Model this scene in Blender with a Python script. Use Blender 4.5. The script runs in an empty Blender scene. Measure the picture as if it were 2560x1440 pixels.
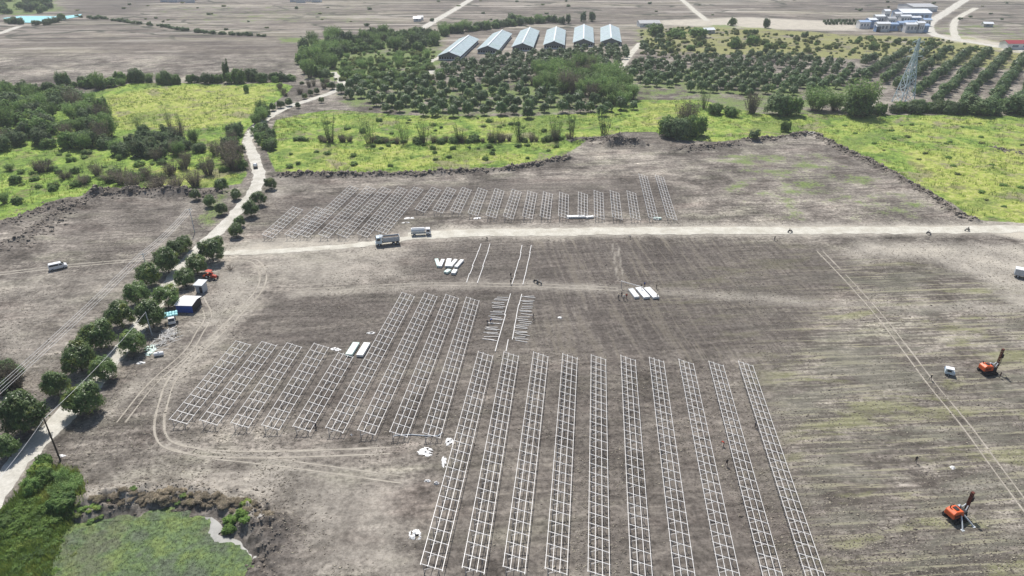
import bpy, math, random
import numpy as np
from mathutils import Vector, Matrix

# ---------------------------------------------------------------- camera, sky, sun, exposure
C = bpy.context.scene
COL = C.collection
FPX, PITCH, CAMH = 1717.0, math.radians(27.7), 94.0
cam_d = bpy.data.cameras.new('camera')
cam_d.sensor_width = 36.0
cam_d.lens = 36.0 * FPX / 2560.0
cam_d.clip_start, cam_d.clip_end = 1.0, 12000.0
cam = bpy.data.objects.new('camera', cam_d)
cam.location = (0, 0, CAMH)
cam.rotation_euler = (math.radians(90) - PITCH, 0, 0)
COL.objects.link(cam)
C.camera = cam

SUN_EL = math.radians(56)
SHX, SHY = 0.27, -0.963                      # horizontal direction in which shadows fall
world = bpy.data.worlds.new('World')
C.world = world
world.use_nodes = True
wn = world.node_tree
sky = wn.nodes.new('ShaderNodeTexSky')
sky.sky_type = 'NISHITA'
sky.sun_disc = False
sky.sun_elevation = SUN_EL
sky.sun_rotation = math.atan2(-SHX, -SHY)
sky.air_density, sky.dust_density = 1.0, 1.5
wn.links.new(sky.outputs[0], wn.nodes['Background'].inputs['Color'])
wn.nodes['Background'].inputs['Strength'].default_value = 0.088
sun_d = bpy.data.lights.new('sun', 'SUN')
sun_d.energy = 4.7
sun_d.angle = math.radians(0.5)
sun_d.color = (1.0, 0.955, 0.89)
sun = bpy.data.objects.new('sun', sun_d)
ce = math.cos(SUN_EL)
sun.rotation_euler = Vector((SHX * ce, SHY * ce, -math.sin(SUN_EL))).to_track_quat('-Z', 'Y').to_euler()
sun.location = (0, 300, 300)
COL.objects.link(sun)
C.view_settings.view_transform = 'Standard'
C.view_settings.look = 'None'
C.view_settings.gamma = 1.0
C.view_settings.use_curve_mapping = False
C.view_settings.exposure = 0.15
C.cycles.max_bounces = 5
C.cycles.diffuse_bounces = 3
C.cycles.glossy_bounces = 2
C.cycles.transmission_bounces = 4
C.cycles.volume_bounces = 1

# ---------------------------------------------------------------- helpers
SP, CP = math.sin(PITCH), math.cos(PITCH)
PI = math.pi
R = math.radians


def G(px, py, h=0.0):
    """Point at height h seen at photograph pixel (px, py), 2560 x 1440."""
    v, u = (py - 720.0) / FPX, (px - 1280.0) / FPX
    t = (CAMH - h) / (SP + v * CP)
    return Vector((u * t, t * (CP - v * SP), h))


def GP(pts):
    return np.array([G(a, b)[:2] for a, b in pts])


def ppm(py):
    """Photograph pixels per metre at ground row py."""
    return FPX * (SP + (py - 720.0) / FPX * CP) / CAMH


def _hash(ix, iy, seed):
    n = (ix.astype(np.int64) * 374761393 + iy.astype(np.int64) * 668265263 + seed * 1442695041) & 0xffffffff
    n = ((n ^ (n >> 13)) * 1274126177) & 0xffffffff
    return ((n ^ (n >> 16)) & 0xffff) / 65535.0


def vnoise(x, y, seed=0):
    x, y = np.asarray(x, float), np.asarray(y, float)
    ix, iy = np.floor(x), np.floor(y)
    fx, fy = x - ix, y - iy
    fx, fy = fx * fx * (3 - 2 * fx), fy * fy * (3 - 2 * fy)
    a, b = _hash(ix, iy, seed), _hash(ix + 1, iy, seed)
    c, d = _hash(ix, iy + 1, seed), _hash(ix + 1, iy + 1, seed)
    return (a + (b - a) * fx) * (1 - fy) + (c + (d - c) * fx) * fy


def fbm(x, y, scale, octv=4, seed=0):
    s, a, t = 0.0, 1.0, 0.0
    for o in range(octv):
        s = s + a * vnoise(np.asarray(x) * scale + 17.3 * o, np.asarray(y) * scale - 9.1 * o, seed + o)
        t += a
        a *= 0.5
        scale *= 2.0
    return s / t


def sstep(x, a, b):
    t = np.clip((x - a) / (b - a), 0, 1)
    return t * t * (3 - 2 * t)


def dline(x, y, line):
    """Distance of points to an open polyline."""
    d = np.full(x.shape, 1e9)
    for (ax, ay), (bx, by) in zip(line[:-1], line[1:]):
        dx, dy = bx - ax, by - ay
        L = dx * dx + dy * dy + 1e-9
        t = np.clip(((x - ax) * dx + (y - ay) * dy) / L, 0, 1)
        d = np.minimum(d, np.hypot(x - ax - t * dx, y - ay - t * dy))
    return d


def inside(x, y, poly):
    c = np.zeros(x.shape, bool)
    n = len(poly)
    for i in range(n):
        (ax, ay), (bx, by) = poly[i], poly[(i + 1) % n]
        if ay == by:
            continue
        c ^= ((ay > y) != (by > y)) & (x < (bx - ax) * (y - ay) / (by - ay) + ax)
    return c


def sdpoly(x, y, poly):
    """Signed distance, positive inside."""
    d = dline(x, y, np.vstack([poly, poly[:1]]))
    return np.where(inside(x, y, poly), d, -d)


def smooth_line(pts, n=8):
    """Catmull-Rom through the points."""
    P = [np.array(p, float) for p in pts]
    P = [2 * P[0] - P[1]] + P + [2 * P[-1] - P[-2]]
    out = []
    for i in range(1, len(P) - 2):
        for k in range(n):
            t = k / n
            a, b, c, d = P[i - 1], P[i], P[i + 1], P[i + 2]
            out.append(0.5 * (2 * b + (c - a) * t + (2 * a - 5 * b + 4 * c - d) * t * t + (3 * b - a - 3 * c + d) * t ** 3))
    out.append(P[-2])
    return np.array(out)


def mesh_np(name, verts, faces, mats, midx=None, smooth=False):
    """Mesh from arrays; faces is a list of index arrays (n,3) or (n,4)."""
    verts = np.asarray(verts, np.float32)
    me = bpy.data.meshes.new(name)
    if not isinstance(faces, list):
        faces = [faces]
    faces = [np.asarray(f, np.int32) for f in faces if len(f)]
    loops = np.concatenate([f.ravel() for f in faces])
    sizes = np.concatenate([np.full(len(f), f.shape[1], np.int32) for f in faces])
    starts = np.concatenate([[0], np.cumsum(sizes)[:-1]]).astype(np.int32)
    me.vertices.add(len(verts))
    me.vertices.foreach_set('co', verts.ravel())
    me.loops.add(len(loops))
    me.loops.foreach_set('vertex_index', loops)
    me.polygons.add(len(sizes))
    me.polygons.foreach_set('loop_start', starts)
    try:
        me.polygons.foreach_set('loop_total', sizes)
    except Exception:
        pass
    for m in (mats if isinstance(mats, (list, tuple)) else [mats]):
        me.materials.append(m)
    if midx is not None:
        me.polygons.foreach_set('material_index', np.asarray(midx, np.int32))
    if smooth:
        me.polygons.foreach_set('use_smooth', np.ones(len(sizes), bool))
    me.update(calc_edges=True)
    return me


def link(name, me, parent=None, loc=None, rz=None, scale=None):
    o = bpy.data.objects.new(name, me)
    COL.objects.link(o)
    if parent is not None:
        o.parent = parent
    if loc is not None:
        o.location = loc
    if rz is not None:
        o.rotation_euler = (0, 0, rz)
    if scale is not None:
        o.scale = scale if hasattr(scale, '__len__') else (scale,) * 3
    return o


def tag(o, label=None, cat=None, group=None, kind=None):
    if label:
        o['label'] = label
    if cat:
        o['category'] = cat
    if group:
        o['group'] = group
    if kind:
        o['kind'] = kind
    return o


def empty(name, loc, rz=0.0, label=None, cat=None, group=None):
    o = link(name, None, None, loc, rz)
    o.empty_display_size = 0.2
    return tag(o, label, cat, group)


class MB:
    """Collects simple solids and builds them as one mesh."""

    def __init__(s):
        s.v, s.f, s.m = [], [], []

    def add(s, vs, fs, mi=0):
        b = len(s.v)
        s.v += [tuple(p) for p in vs]
        s.f += [tuple(i + b for i in f) for f in fs]
        s.m += [mi] * len(fs)
        return s

    def box(s, c, d, mi=0, rz=0.0):
        x, y, z = d[0] / 2, d[1] / 2, d[2] / 2
        ca, sa = math.cos(rz), math.sin(rz)
        vs = []
        for k in (-1, 1):
            for i, j in ((-1, -1), (1, -1), (1, 1), (-1, 1)):
                px, py = i * x, j * y
                vs.append((c[0] + px * ca - py * sa, c[1] + px * sa + py * ca, c[2] + k * z))
        return s.add(vs, [(3, 2, 1, 0), (4, 5, 6, 7), (0, 1, 5, 4), (1, 2, 6, 5), (2, 3, 7, 6), (3, 0, 4, 7)], mi)

    def bar(s, p, q, w, mi=0, h=None):
        """Square bar from p to q."""
        p, q = Vector(p), Vector(q)
        d = (q - p).normalized()
        up = Vector((0, 0, 1)) if abs(d.z) < 0.95 else Vector((1, 0, 0))
        a = d.cross(up).normalized() * (w / 2)
        b = a.normalized().cross(d).normalized() * ((h or w) / 2)
        vs = [p - a - b, p + a - b, p + a + b, p - a + b, q - a - b, q + a - b, q + a + b, q - a + b]
        return s.add(vs, [(3, 2, 1, 0), (4, 5, 6, 7), (0, 1, 5, 4), (1, 2, 6, 5), (2, 3, 7, 6), (3, 0, 4, 7)], mi)

    def cyl(s, p, q, r0, r1=None, n=10, mi=0):
        p, q = Vector(p), Vector(q)
        r1 = r0 if r1 is None else r1
        d = (q - p).normalized()
        up = Vector((0, 0, 1)) if abs(d.z) < 0.95 else Vector((1, 0, 0))
        a = d.cross(up).normalized()
        b = a.cross(d).normalized()
        vs = []
        for o, r in ((p, r0), (q, r1)):
            for k in range(n):
                t = 2 * PI * k / n
                vs.append(o + a * (r * math.cos(t)) + b * (r * math.sin(t)))
        fs = [(k, (k + 1) % n, n + (k + 1) % n, n + k) for k in range(n)]
        fs += [tuple(range(n - 1, -1, -1)), tuple(range(n, 2 * n))]
        return s.add(vs, fs, mi)

    def prism(s, prof, y0, y1, mi=0, inset=0.0):
        """Side profile (x, z) extruded across y; inset narrows the upper points."""
        n = len(prof)
        zs = [p[1] for p in prof]
        z0, z1 = min(zs), max(zs)
        vs = []
        for y, sg in ((y0, 1), (y1, -1)):
            for x, z in prof:
                k = inset * max(0.0, (z - z0) / (z1 - z0) - 0.4) / 0.6
                vs.append((x, y + sg * k, z))
        fs = [(i, (i + 1) % n, n + (i + 1) % n, n + i) for i in range(n)]
        fs += [tuple(range(n - 1, -1, -1)), tuple(range(n, 2 * n))]
        return s.add(vs, fs, mi)

    def mesh(s, name, mats):
        me = bpy.data.meshes.new(name)
        me.from_pydata(s.v, [], s.f)
        for m in (mats if isinstance(mats, (list, tuple)) else [mats]):
            me.materials.append(m)
        me.polygons.foreach_set('material_index', np.array(s.m, np.int32))
        me.update()
        return me

    def build(s, name, mats, parent=None, bevel=0.0, **k):
        o = link(name, s.mesh(name, mats), parent, **k)
        if bevel:
            md = o.modifiers.new('bevel', 'BEVEL')
            md.width = bevel
            md.segments = 1
        return o


# ---------------------------------------------------------------- materials
class NT:
    def __init__(s, name, rough=0.9, spec=0.2):
        s.m = bpy.data.materials.new(name)
        s.m.use_nodes = True
        s.t = s.m.node_tree
        s.b = s.t.nodes['Principled BSDF']
        s.b.inputs['Roughness'].default_value = rough
        s.b.inputs['Specular IOR Level'].default_value = spec

    def n(s, typ, ins=None, **props):
        nd = s.t.nodes.new(typ)
        for k, v in props.items():
            setattr(nd, k, v)
        for k, v in (ins or {}).items():
            s.put(nd.inputs[k], v)
        return nd

    def put(s, sock, v):
        if isinstance(v, bpy.types.NodeSocket):
            s.t.links.new(v, sock)
        else:
            sock.default_value = v

    def math(s, op, a, b=0.0, clamp=False):
        return s.n('ShaderNodeMath', {0: a, 1: b}, operation=op, use_clamp=clamp).outputs[0]

    def mix(s, fac, a, b, blend='MIX'):
        if isinstance(a, tuple):
            a = (*a[:3], 1)
        if isinstance(b, tuple):
            b = (*b[:3], 1)
        return s.n('ShaderNodeMix', {0: fac, 6: a, 7: b}, data_type='RGBA', blend_type=blend).outputs[2]

    def pos(s):
        if not hasattr(s, '_p'):
            s._p = s.n('ShaderNodeNewGeometry').outputs['Position']
        return s._p

    def mapv(s, vec, scale=(1, 1, 1), rz=0.0):
        a = s.n('ShaderNodeMapping', {'Vector': vec, 'Rotation': (0, 0, rz)}).outputs[0]
        return s.n('ShaderNodeMapping', {'Vector': a, 'Scale': scale}).outputs[0]

    def noise(s, vec, scale=1.0, detail=4.0, rough=0.55, dist=0.0):
        return s.n('ShaderNodeTexNoise', {'Vector': vec, 'Scale': scale, 'Detail': detail, 'Roughness': rough,
                                          'Distortion': dist}).outputs['Fac']

    def rng(s, v, a, b, c=0.0, d=1.0, smooth=True):
        return s.n('ShaderNodeMapRange', {'Value': v, 'From Min': a, 'From Max': b, 'To Min': c, 'To Max': d},
                   interpolation_type='SMOOTHSTEP' if smooth else 'LINEAR').outputs[0]

    def ramp(s, fac, stops):
        nd = s.n('ShaderNodeValToRGB', {'Fac': fac})
        el = nd.color_ramp.elements
        while len(el) < len(stops):
            el.new(0.5)
        for e, (p, c) in zip(el, stops):
            e.position = p
            e.color = (*c, 1)
        return nd.outputs[0]

    def mul(s, col, v):
        """Colour times a scalar."""
        return s.n('ShaderNodeVectorMath', {0: col, 'Scale': v}, operation='SCALE').outputs[0]

    def attr(s, name):
        return s.n('ShaderNodeAttribute', attribute_name=name)

    def bump(s, h, strength=0.5, dist=0.1):
        s.put(s.b.inputs['Normal'], s.n('ShaderNodeBump', {'Strength': strength, 'Distance': dist, 'Height': h}).outputs[0])

    def color(s, c):
        s.put(s.b.inputs['Base Color'], (*c, 1) if isinstance(c, tuple) else c)
        return s.m


def plain(name, col, rough=0.6, spec=0.3, metal=0.0, var=0.12, scale=1.5):
    """Paint or cloth with slight wear."""
    t = NT(name, rough, spec)
    t.b.inputs['Metallic'].default_value = metal
    co = t.n('ShaderNodeTexCoord').outputs['Object']
    k = t.noise(co, scale, 5, 0.65)
    return t.color(t.mul((*col,), t.rng(k, 0.25, 0.75, 1 - var, 1 + var, False)))


M = {}
M['steel'] = plain('galvanised_steel', (0.70, 0.69, 0.67), 0.4, 0.5, 0.0, 0.18, 0.35)
M['shaded_steel'] = plain('shaded_steel_post', (0.34, 0.34, 0.35), 0.5, 0.5, 0.0, 0.12)  # darker copy of the steel, the posts' shade put into the colour
M['white_paint'] = plain('white_paint', (0.78, 0.79, 0.80), 0.35, 0.5, 0, 0.05)
M['pale_blue_paint'] = plain('pale_blue_paint', (0.58, 0.68, 0.74), 0.35, 0.5, 0, 0.08)
M['grey_paint'] = plain('grey_paint', (0.44, 0.48, 0.52), 0.45, 0.4, 0, 0.12)
M['tank_grey'] = plain('tank_grey', (0.60, 0.64, 0.66), 0.35, 0.5, 0, 0.08)
M['glass'] = plain('dark_window_glass', (0.02, 0.025, 0.03), 0.1, 0.6, 0, 0.05)
M['rubber'] = plain('black_rubber', (0.022, 0.022, 0.024), 0.85, 0.2, 0, 0.2)
M['chassis'] = plain('black_chassis', (0.03, 0.03, 0.033), 0.7, 0.3, 0, 0.2)
M['orange'] = plain('orange_paint', (0.72, 0.13, 0.035), 0.45, 0.4, 0, 0.15)
M['red'] = plain('red_paint', (0.50, 0.06, 0.03), 0.5, 0.4, 0, 0.2)
M['rust'] = plain('rusty_red_mast', (0.11, 0.03, 0.02), 0.7, 0.3, 0, 0.25)
M['blue_tarp'] = plain('blue_tarpaulin', (0.035, 0.10, 0.42), 0.6, 0.3, 0, 0.2)
M['white_tarp'] = plain('white_tarpaulin', (0.75, 0.75, 0.76), 0.7, 0.2, 0, 0.08)
M['aqua'] = plain('aqua_sheet', (0.34, 0.66, 0.70), 0.5, 0.3, 0, 0.12)
M['plastic'] = plain('white_plastic_film', (0.80, 0.80, 0.79), 0.4, 0.5, 0, 0.08)
M['bundle'] = plain('white_wrapped_bundle', (0.80, 0.81, 0.80), 0.5, 0.4, 0, 0.05)
M['mint'] = plain('mint_wrapped_bundle', (0.62, 0.76, 0.70), 0.5, 0.4, 0, 0.07)
M['wood'] = plain('grey_timber', (0.20, 0.16, 0.12), 0.85, 0.2, 0, 0.25)
M['pole'] = plain('dark_pole', (0.075, 0.06, 0.052), 0.85, 0.2, 0, 0.2)
M['concrete'] = plain('pale_concrete', (0.46, 0.44, 0.41), 0.85, 0.2, 0, 0.15)
M['wire'] = plain('aluminium_wire', (0.80, 0.80, 0.80), 0.4, 0.5)
M['wall_white'] = plain('white_wall', (0.72, 0.72, 0.72), 0.8, 0.2, 0, 0.08, 0.3)
M['wall_blue'] = plain('blue_wall', (0.24, 0.36, 0.56), 0.7, 0.2, 0, 0.1, 0.3)
M['roof_blue'] = plain('blue_sheet_roof', (0.36, 0.48, 0.66), 0.5, 0.4, 0, 0.1, 0.3)
M['roof_white'] = plain('white_sheet_roof', (0.80, 0.83, 0.86), 0.45, 0.4, 0, 0.06, 0.3)
M['roof_grey'] = plain('grey_sheet_roof', (0.45, 0.46, 0.47), 0.5, 0.4, 0, 0.12, 0.3)
M['roof_red'] = plain('dark_red_roof', (0.34, 0.05, 0.06), 0.6, 0.3, 0, 0.15, 0.3)
M['dim_glass'] = plain('dim_window_glass', (0.14, 0.18, 0.24), 0.2, 0.5)
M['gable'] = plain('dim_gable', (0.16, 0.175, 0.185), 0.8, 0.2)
M['opening'] = plain('dark_opening', (0.025, 0.027, 0.03), 0.8, 0.2)  # near-black colour stands in for the shade inside the shed openings
M['tower'] = plain('pale_lattice_steel', (0.55, 0.64, 0.68), 0.5, 0.4, 0, 0.08)
M['skin'] = plain('brown_skin', (0.22, 0.11, 0.07), 0.6, 0.3)
M['hair'] = plain('black_hair', (0.015, 0.013, 0.012), 0.7, 0.3)
M['denim'] = plain('dark_trousers', (0.035, 0.04, 0.06), 0.85, 0.1)
for nm, c in dict(black=(0.025, 0.025, 0.03), white=(0.7, 0.7, 0.7), red=(0.45, 0.06, 0.04), blue=(0.05, 0.10, 0.30),
                  grey=(0.25, 0.25, 0.26)).items():
    M['shirt_' + nm] = plain('%s_shirt' % nm, c, 0.85, 0.1)
M['straw'] = plain('pale_straw_hat', (0.62, 0.55, 0.40), 0.85, 0.1)
M['bark'] = plain('grey_brown_bark', (0.12, 0.09, 0.07), 0.9, 0.1, 0, 0.25)


# ribbed light roof of the poultry sheds
def shed_roof():
    t = NT('pale_ribbed_roof', 0.4, 0.5)
    co = t.n('ShaderNodeTexCoord').outputs['Object']
    st = t.noise(t.mapv(co, (0.02, 0.9, 1)), 1.0, 4, 0.6)
    pt = t.noise(co, 0.08, 4, 0.6)
    c = t.ramp(pt, [(0.35, (0.36, 0.45, 0.48)), (0.5, (0.44, 0.53, 0.56)), (0.65, (0.37, 0.48, 0.47))])
    c = t.mul(c, t.rng(st, 0.35, 0.65, 0.72, 1.15))
    w = t.n('ShaderNodeTexWave', {'Vector': co, 'Scale': 1.6}, bands_direction='X').outputs['Fac']
    t.bump(w, 0.4, 0.05)
    return t.color(c)


M['shed_roof'] = shed_roof()


def leaf_mat(name, dark, light, tip, amount=0.25, rough=0.55, spec=0.35, transl=0.18):
    t = NT(name, rough, spec)
    rnd = t.n('ShaderNodeObjectInfo').outputs['Random']
    k = t.noise(t.pos(), 0.55, 5, 0.7)
    f = t.noise(t.pos(), 3.1, 2, 0.6)
    c = t.mix(t.rng(k, 0.32, 0.68), dark, light)
    c = t.mix(t.math('MULTIPLY', t.rng(t.noise(t.pos(), 0.28, 3, 0.6), 0.55, 0.7), amount * 2), c, tip)
    c = t.mul(c, t.math('MULTIPLY', t.rng(f, 0.3, 0.7, 0.7, 1.3), t.rng(rnd, 0, 1, 0.75, 1.3, False)))
    t.put(t.b.inputs['Base Color'], c)
    tr = t.n('ShaderNodeBsdfTranslucent', {'Color': c})
    mx = t.n('ShaderNodeMixShader', {0: transl, 1: t.b.outputs[0], 2: tr.outputs[0]})
    t.put(t.t.nodes['Material Output'].inputs['Surface'], mx.outputs[0])
    return t.m


M['mango'] = leaf_mat('mango_leaves', (0.070, 0.135, 0.043), (0.205, 0.300, 0.098), (0.38, 0.42, 0.06), 0.3, 0.42, 0.55, 0.45)
M['orchard'] = leaf_mat('orchard_leaves', (0.078, 0.155, 0.060), (0.205, 0.305, 0.120), (0.32, 0.37, 0.085), 0.3, 0.45, 0.5, 0.42)
M['bush'] = leaf_mat('bush_leaves', (0.095, 0.180, 0.055), (0.225, 0.345, 0.100), (0.36, 0.44, 0.10), 0.35, 0.6, 0.3, 0.45)
M['darkbush'] = leaf_mat('dark_bush_leaves', (0.086, 0.142, 0.064), (0.185, 0.265, 0.115), (0.25, 0.26, 0.10), 0.3, 0.6, 0.3, 0.42)
M['bamboo'] = leaf_mat('feathery_leaves', (0.145, 0.240, 0.085), (0.270, 0.390, 0.135), (0.36, 0.44, 0.14), 0.35, 0.6, 0.3, 0.4)
M['drybrush'] = leaf_mat('dry_brush_twigs', (0.145, 0.128, 0.100), (0.26, 0.23, 0.18), (0.24, 0.30, 0.10), 0.4, 0.8, 0.1, 0.3)
M['olive'] = leaf_mat('olive_scrub_leaves', (0.130, 0.175, 0.065), (0.25, 0.29, 0.105), (0.38, 0.38, 0.11), 0.4, 0.7, 0.2, 0.35)
M['straw_brush'] = leaf_mat('dry_straw', (0.33, 0.285, 0.21), (0.58, 0.51, 0.40), (0.42, 0.38, 0.24), 0.3, 0.9, 0.1, 0.5)
M['weed'] = leaf_mat('fresh_weed_leaves', (0.12, 0.22, 0.055), (0.25, 0.39, 0.09), (0.38, 0.44, 0.09), 0.35, 0.6, 0.3, 0.35)

# ---------------------------------------------------------------- layout of the land (photograph pixels -> ground)
GRASS = [  # polygon, edge softness (m), yellow share
    ([(-90, 232), (60, 232), (215, 235), (330, 208), (450, 208), (560, 212), (700, 206), (735, 216), (690, 255), (655, 285),
      (622, 325), (606, 370), (618, 430), (606, 460), (540, 468), (470, 472), (400, 470), (300, 474), (240, 488), (150, 500),
      (60, 540), (-90, 580)], 3.0, 0.15),
    ([(690, 300), (760, 285), (830, 275), (1000, 288), (1300, 292), (1500, 282), (1600, 250), (1750, 250), (1900, 285),
      (2100, 287), (2560, 290), (2760, 290), (2760, 570), (2560, 556), (2440, 551), (2380, 510), (2300, 470), (2200, 415),
      (2100, 365), (2040, 338), (1990, 333), (1900, 350), (1790, 356), (1700, 350), (1640, 330), (1560, 330), (1480, 345),
      (1440, 368), (1400, 398), (1300, 413), (1200, 424), (1050, 433), (900, 433), (760, 431), (690, 430), (672, 395),
      (664, 360), (676, 330)], 2.5, 0.35),
    ([(-90, 1290), (30, 1255), (75, 1205), (130, 1172), (190, 1180), (222, 1262), (190, 1290), (150, 1340), (120, 1440), (90, 1560), (-90, 1560)], 1.2, 0.1),
]
YELLOW = [
    ([(215, 245), (450, 215), (690, 216), (645, 285), (560, 315), (400, 330), (300, 320), (250, 290)], 8, 0.8),
    ([(380, 425), (560, 410), (600, 440), (540, 466), (380, 468)], 5, 0.75),
    ([(690, 300), (1600, 290), (1500, 330), (1200, 335), (700, 330)], 6, 0.35),
    ([(690, 375), (1000, 370), (1380, 385), (1300, 415), (760, 430)], 5, 0.55),
    ([(1600, 255), (1750, 258), (1700, 320), (1600, 320)], 8, 0.7),
    ([(1900, 290), (2700, 295), (2700, 360), (2300, 350), (2000, 330)], 10, 0.45),
    ([(2250, 380), (2700, 360), (2700, 570), (2430, 550), (2300, 460)], 8, 0.8),
]
SCRUB = [  # thin green-brown ground cover under trees
    ([(1780, 385), (2060, 380), (2180, 440), (2360, 530), (2300, 552), (1900, 548), (1820, 470)], 8, 0.33),
    ([(300, 18), (900, 12), (1000, 60), (500, 66)], 30, 0.2),
    ([(520, 520), (560, 470), (600, 480), (560, 530), (520, 580), (470, 610), (440, 605), (480, 560)], 4.0, 0.5),
    ([(745, 100), (1100, 85), (1110, 140), (1080, 190), (1020, 215), (870, 215), (760, 190)], 10, 0.75),
    ([(1590, 75), (1800, 62), (2150, 88), (2330, 90), (2560, 130), (2700, 150), (2700, 190), (2200, 150), (1900, 140), (1650, 135), (1590, 110)], 12, 0.7),
    ([(1560, 190), (1760, 160), (2150, 210), (2200, 280), (1900, 285), (1600, 260)], 10, 0.55),
    ([(850, 215), (1600, 190), (1600, 285), (1000, 288), (850, 262)], 10, 0.6),
    ([(-100, -10), (130, -10), (150, 28), (60, 36), (-100, 40)], 15, 0.9),
    ([(690, 93), (740, 90), (785, 95), (770, 107), (705, 106)], 12, 0.8),
    ([(2200, 60), (2700, 60), (2700, 120), (2400, 100)], 25, 0.35),
]
OLIVE = ([(1590, 60), (2150, 80), (2700, 110), (2700, 180), (2150, 150), (1620, 140)], 15)
DARK = [  # freshly worked dark soil, plus one far cloud shadow painted in
    ([(1010, 605), (1560, 602), (2050, 612), (2130, 660), (2080, 740), (1960, 900), (1500, 885), (1250, 880), (880, 960), (590, 1040),
      (420, 1050), (560, 880), (690, 740), (1040, 722)], 8, 0.85),
    ([(560, 850), (1180, 735), (1900, 905), (2090, 1460), (1040, 1460), (1130, 1100), (420, 1055)], 6, 0.55),
    ([(700, 500), (1060, 460), (1690, 440), (1700, 540), (1060, 540), (900, 590), (660, 590)], 8, 0.62),
    ([(230, 500), (480, 498), (470, 560), (380, 640), (150, 640), (100, 590)], 8, 0.4),
    ([(150, -5), (420, -5), (340, 40), (200, 42)], 30, 0.8),  # cloud shadow on the far ground, painted as a dark patch
    ([(300, 880), (330, 860), (345, 870), (315, 905)], 2, 0.6),
    ([(445, 850), (535, 812), (548, 822), (500, 860), (460, 858)], 1.5, 1.0),
    ([(650, 1330), (760, 1300), (740, 1440), (650, 1460)], 3, 0.7),
]
LIGHT = [  # pale trodden or dusty ground
    ([(280, 1050), (420, 900), (560, 800), (640, 700), (600, 645), (540, 660), (520, 740), (430, 880), (330, 950), (230, 1050)], 5, 0.62),
    ([(540, 640), (640, 640), (1000, 600), (1100, 625), (1040, 700), (760, 720), (660, 690)], 7, 0.55),
    ([(2130, 598), (2560, 610), (2700, 625), (2700, 780), (2540, 780), (2430, 690), (2300, 655), (2100, 640)], 6, 0.7),
    ([(2420, 566), (2560, 560), (2700, 556), (2700, 622), (2540, 600), (2470, 585)], 3, 0.9),
    ([(620, 600), (760, 590), (940, 592), (940, 612), (700, 640), (600, 640)], 4, 0.75),
    ([(690, 440), (760, 440), (760, 475), (700, 500), (640, 520)], 5, 0.45),
    ([(1870, 42), (2150, 56), (2160, 78), (1900, 74), (1640, 62), (1640, 50)], 12, 0.85),
    ([(2330, 84), (2430, 90), (2560, 118), (2640, 128), (2640, 150), (2480, 124), (2340, 100)], 10, 0.9),
    ([(1200, 100), (1560, 62), (1560, 100), (1200, 150)], 10, 0.35),
    ([(220, 1150), (760, 1160), (1030, 1200), (1030, 1440), (720, 1440), (700, 1290), (400, 1230), (230, 1240)], 6, 0.45),
    ([(200, 1275), (215, 1225), (340, 1205), (520, 1210), (640, 1240), (690, 1300), (640, 1290), (540, 1262), (400, 1250)], 2, 0.5),
    ([(60, 1010), (200, 890), (330, 760), (420, 640), (500, 570), (520, 590), (440, 690), (350, 800), (270, 900), (160, 1040), (60, 1130)], 5, 0.5),
    ([(-50, 690), (300, 660), (420, 650), (300, 760), (130, 930), (-50, 980)], 12, 0.36),
]
TRACKS = [  # line, half gauge (0 = one worn band), width, weight
    ([(600, 648), (640, 655), (658, 690), (645, 730), (600, 780), (540, 840), (480, 895), (430, 950), (408, 1010), (398, 1060),
      (405, 1095), (430, 1115), (500, 1130), (600, 1136), (760, 1134), (940, 1128)], 0.95, 0.6, 0.5),
    ([(650, 700), (600, 780), (540, 840), (480, 895), (430, 950), (408, 1010)], 0, 4.0, 0.5),
    ([(380, 1100), (420, 1145), (480, 1180), (560, 1195)], 1.2, 0.3, 0.5),
    ([(620, 1140), (720, 1180), (860, 1200), (1000, 1190)], 1.0, 0.35, 0.5),
    ([(2300, 600), (2420, 640), (2520, 700), (2600, 760)], 1.0, 0.5, 0.5),
    ([(470, 870), (500, 830), (520, 790), (500, 745)], 0.9, 0.4, 0.5),
    ([(430, 1112), (520, 1136), (640, 1150), (760, 1165), (950, 1192)], 0.9, 0.6, 0.6),
    ([(2050, 628), (2140, 722), (2200, 790), (2270, 880), (2330, 960), (2420, 1070), (2500, 1180), (2580, 1285)], 0.95, 0.6, 0.35),
    ([(1538, 610), (1545, 660), (1552, 700)], 0.9, 0.4, 0.55),
    ([(-40, 690), (140, 668), (330, 650), (500, 633), (560, 630)], 0.9, 0.7, 0.6),
    ([(740, 735), (1000, 716), (1180, 712), (1400, 716), (1560, 722), (1760, 735), (2100, 760), (2560, 770)], 0, 4.0, 0.5),
    ([(560, 628), (700, 626), (830, 618), (940, 606), (1050, 590)], 0, 6.0, 0.75),
    ([(1040, 588), (1200, 580), (1500, 577), (1970, 573), (2300, 573), (2700, 570)], 0, 6.5, 0.95),
    ([(100, 590), (240, 560), (380, 520), (480, 500)], 0.9, 0.6, 0.35),
    ([(380, 640), (440, 560), (480, 500)], 0, 2.5, 0.35),
    ([(20, 830), (70, 838), (110, 825)], 0.9, 0.5, 0.4),
    ([(2180, 1230), (2350, 1222), (2560, 1205)], 0, 0.7, 0.35),
    ([(1280, 1080), (1560, 1065), (1900, 1050)], 0, 0.8, 0.2),
    ([(700, 1200), (800, 1190), (950, 1195)], 1.6, 0.4, 0.35),
]
ROAD_GRAVEL = [(-60, 1300), (30, 1175), (90, 1112), (150, 1052), (200, 996), (245, 945), (290, 892), (335, 835), (378, 775), (422, 715),
               (465, 660), (510, 610), (545, 578), (578, 545), (604, 515), (635, 478), (648, 448), (644, 420), (632, 385),
               (619, 350), (640, 318), (672, 293), (720, 268), (780, 248), (830, 232), (856, 214), (850, 200), (832, 180)]
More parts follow.
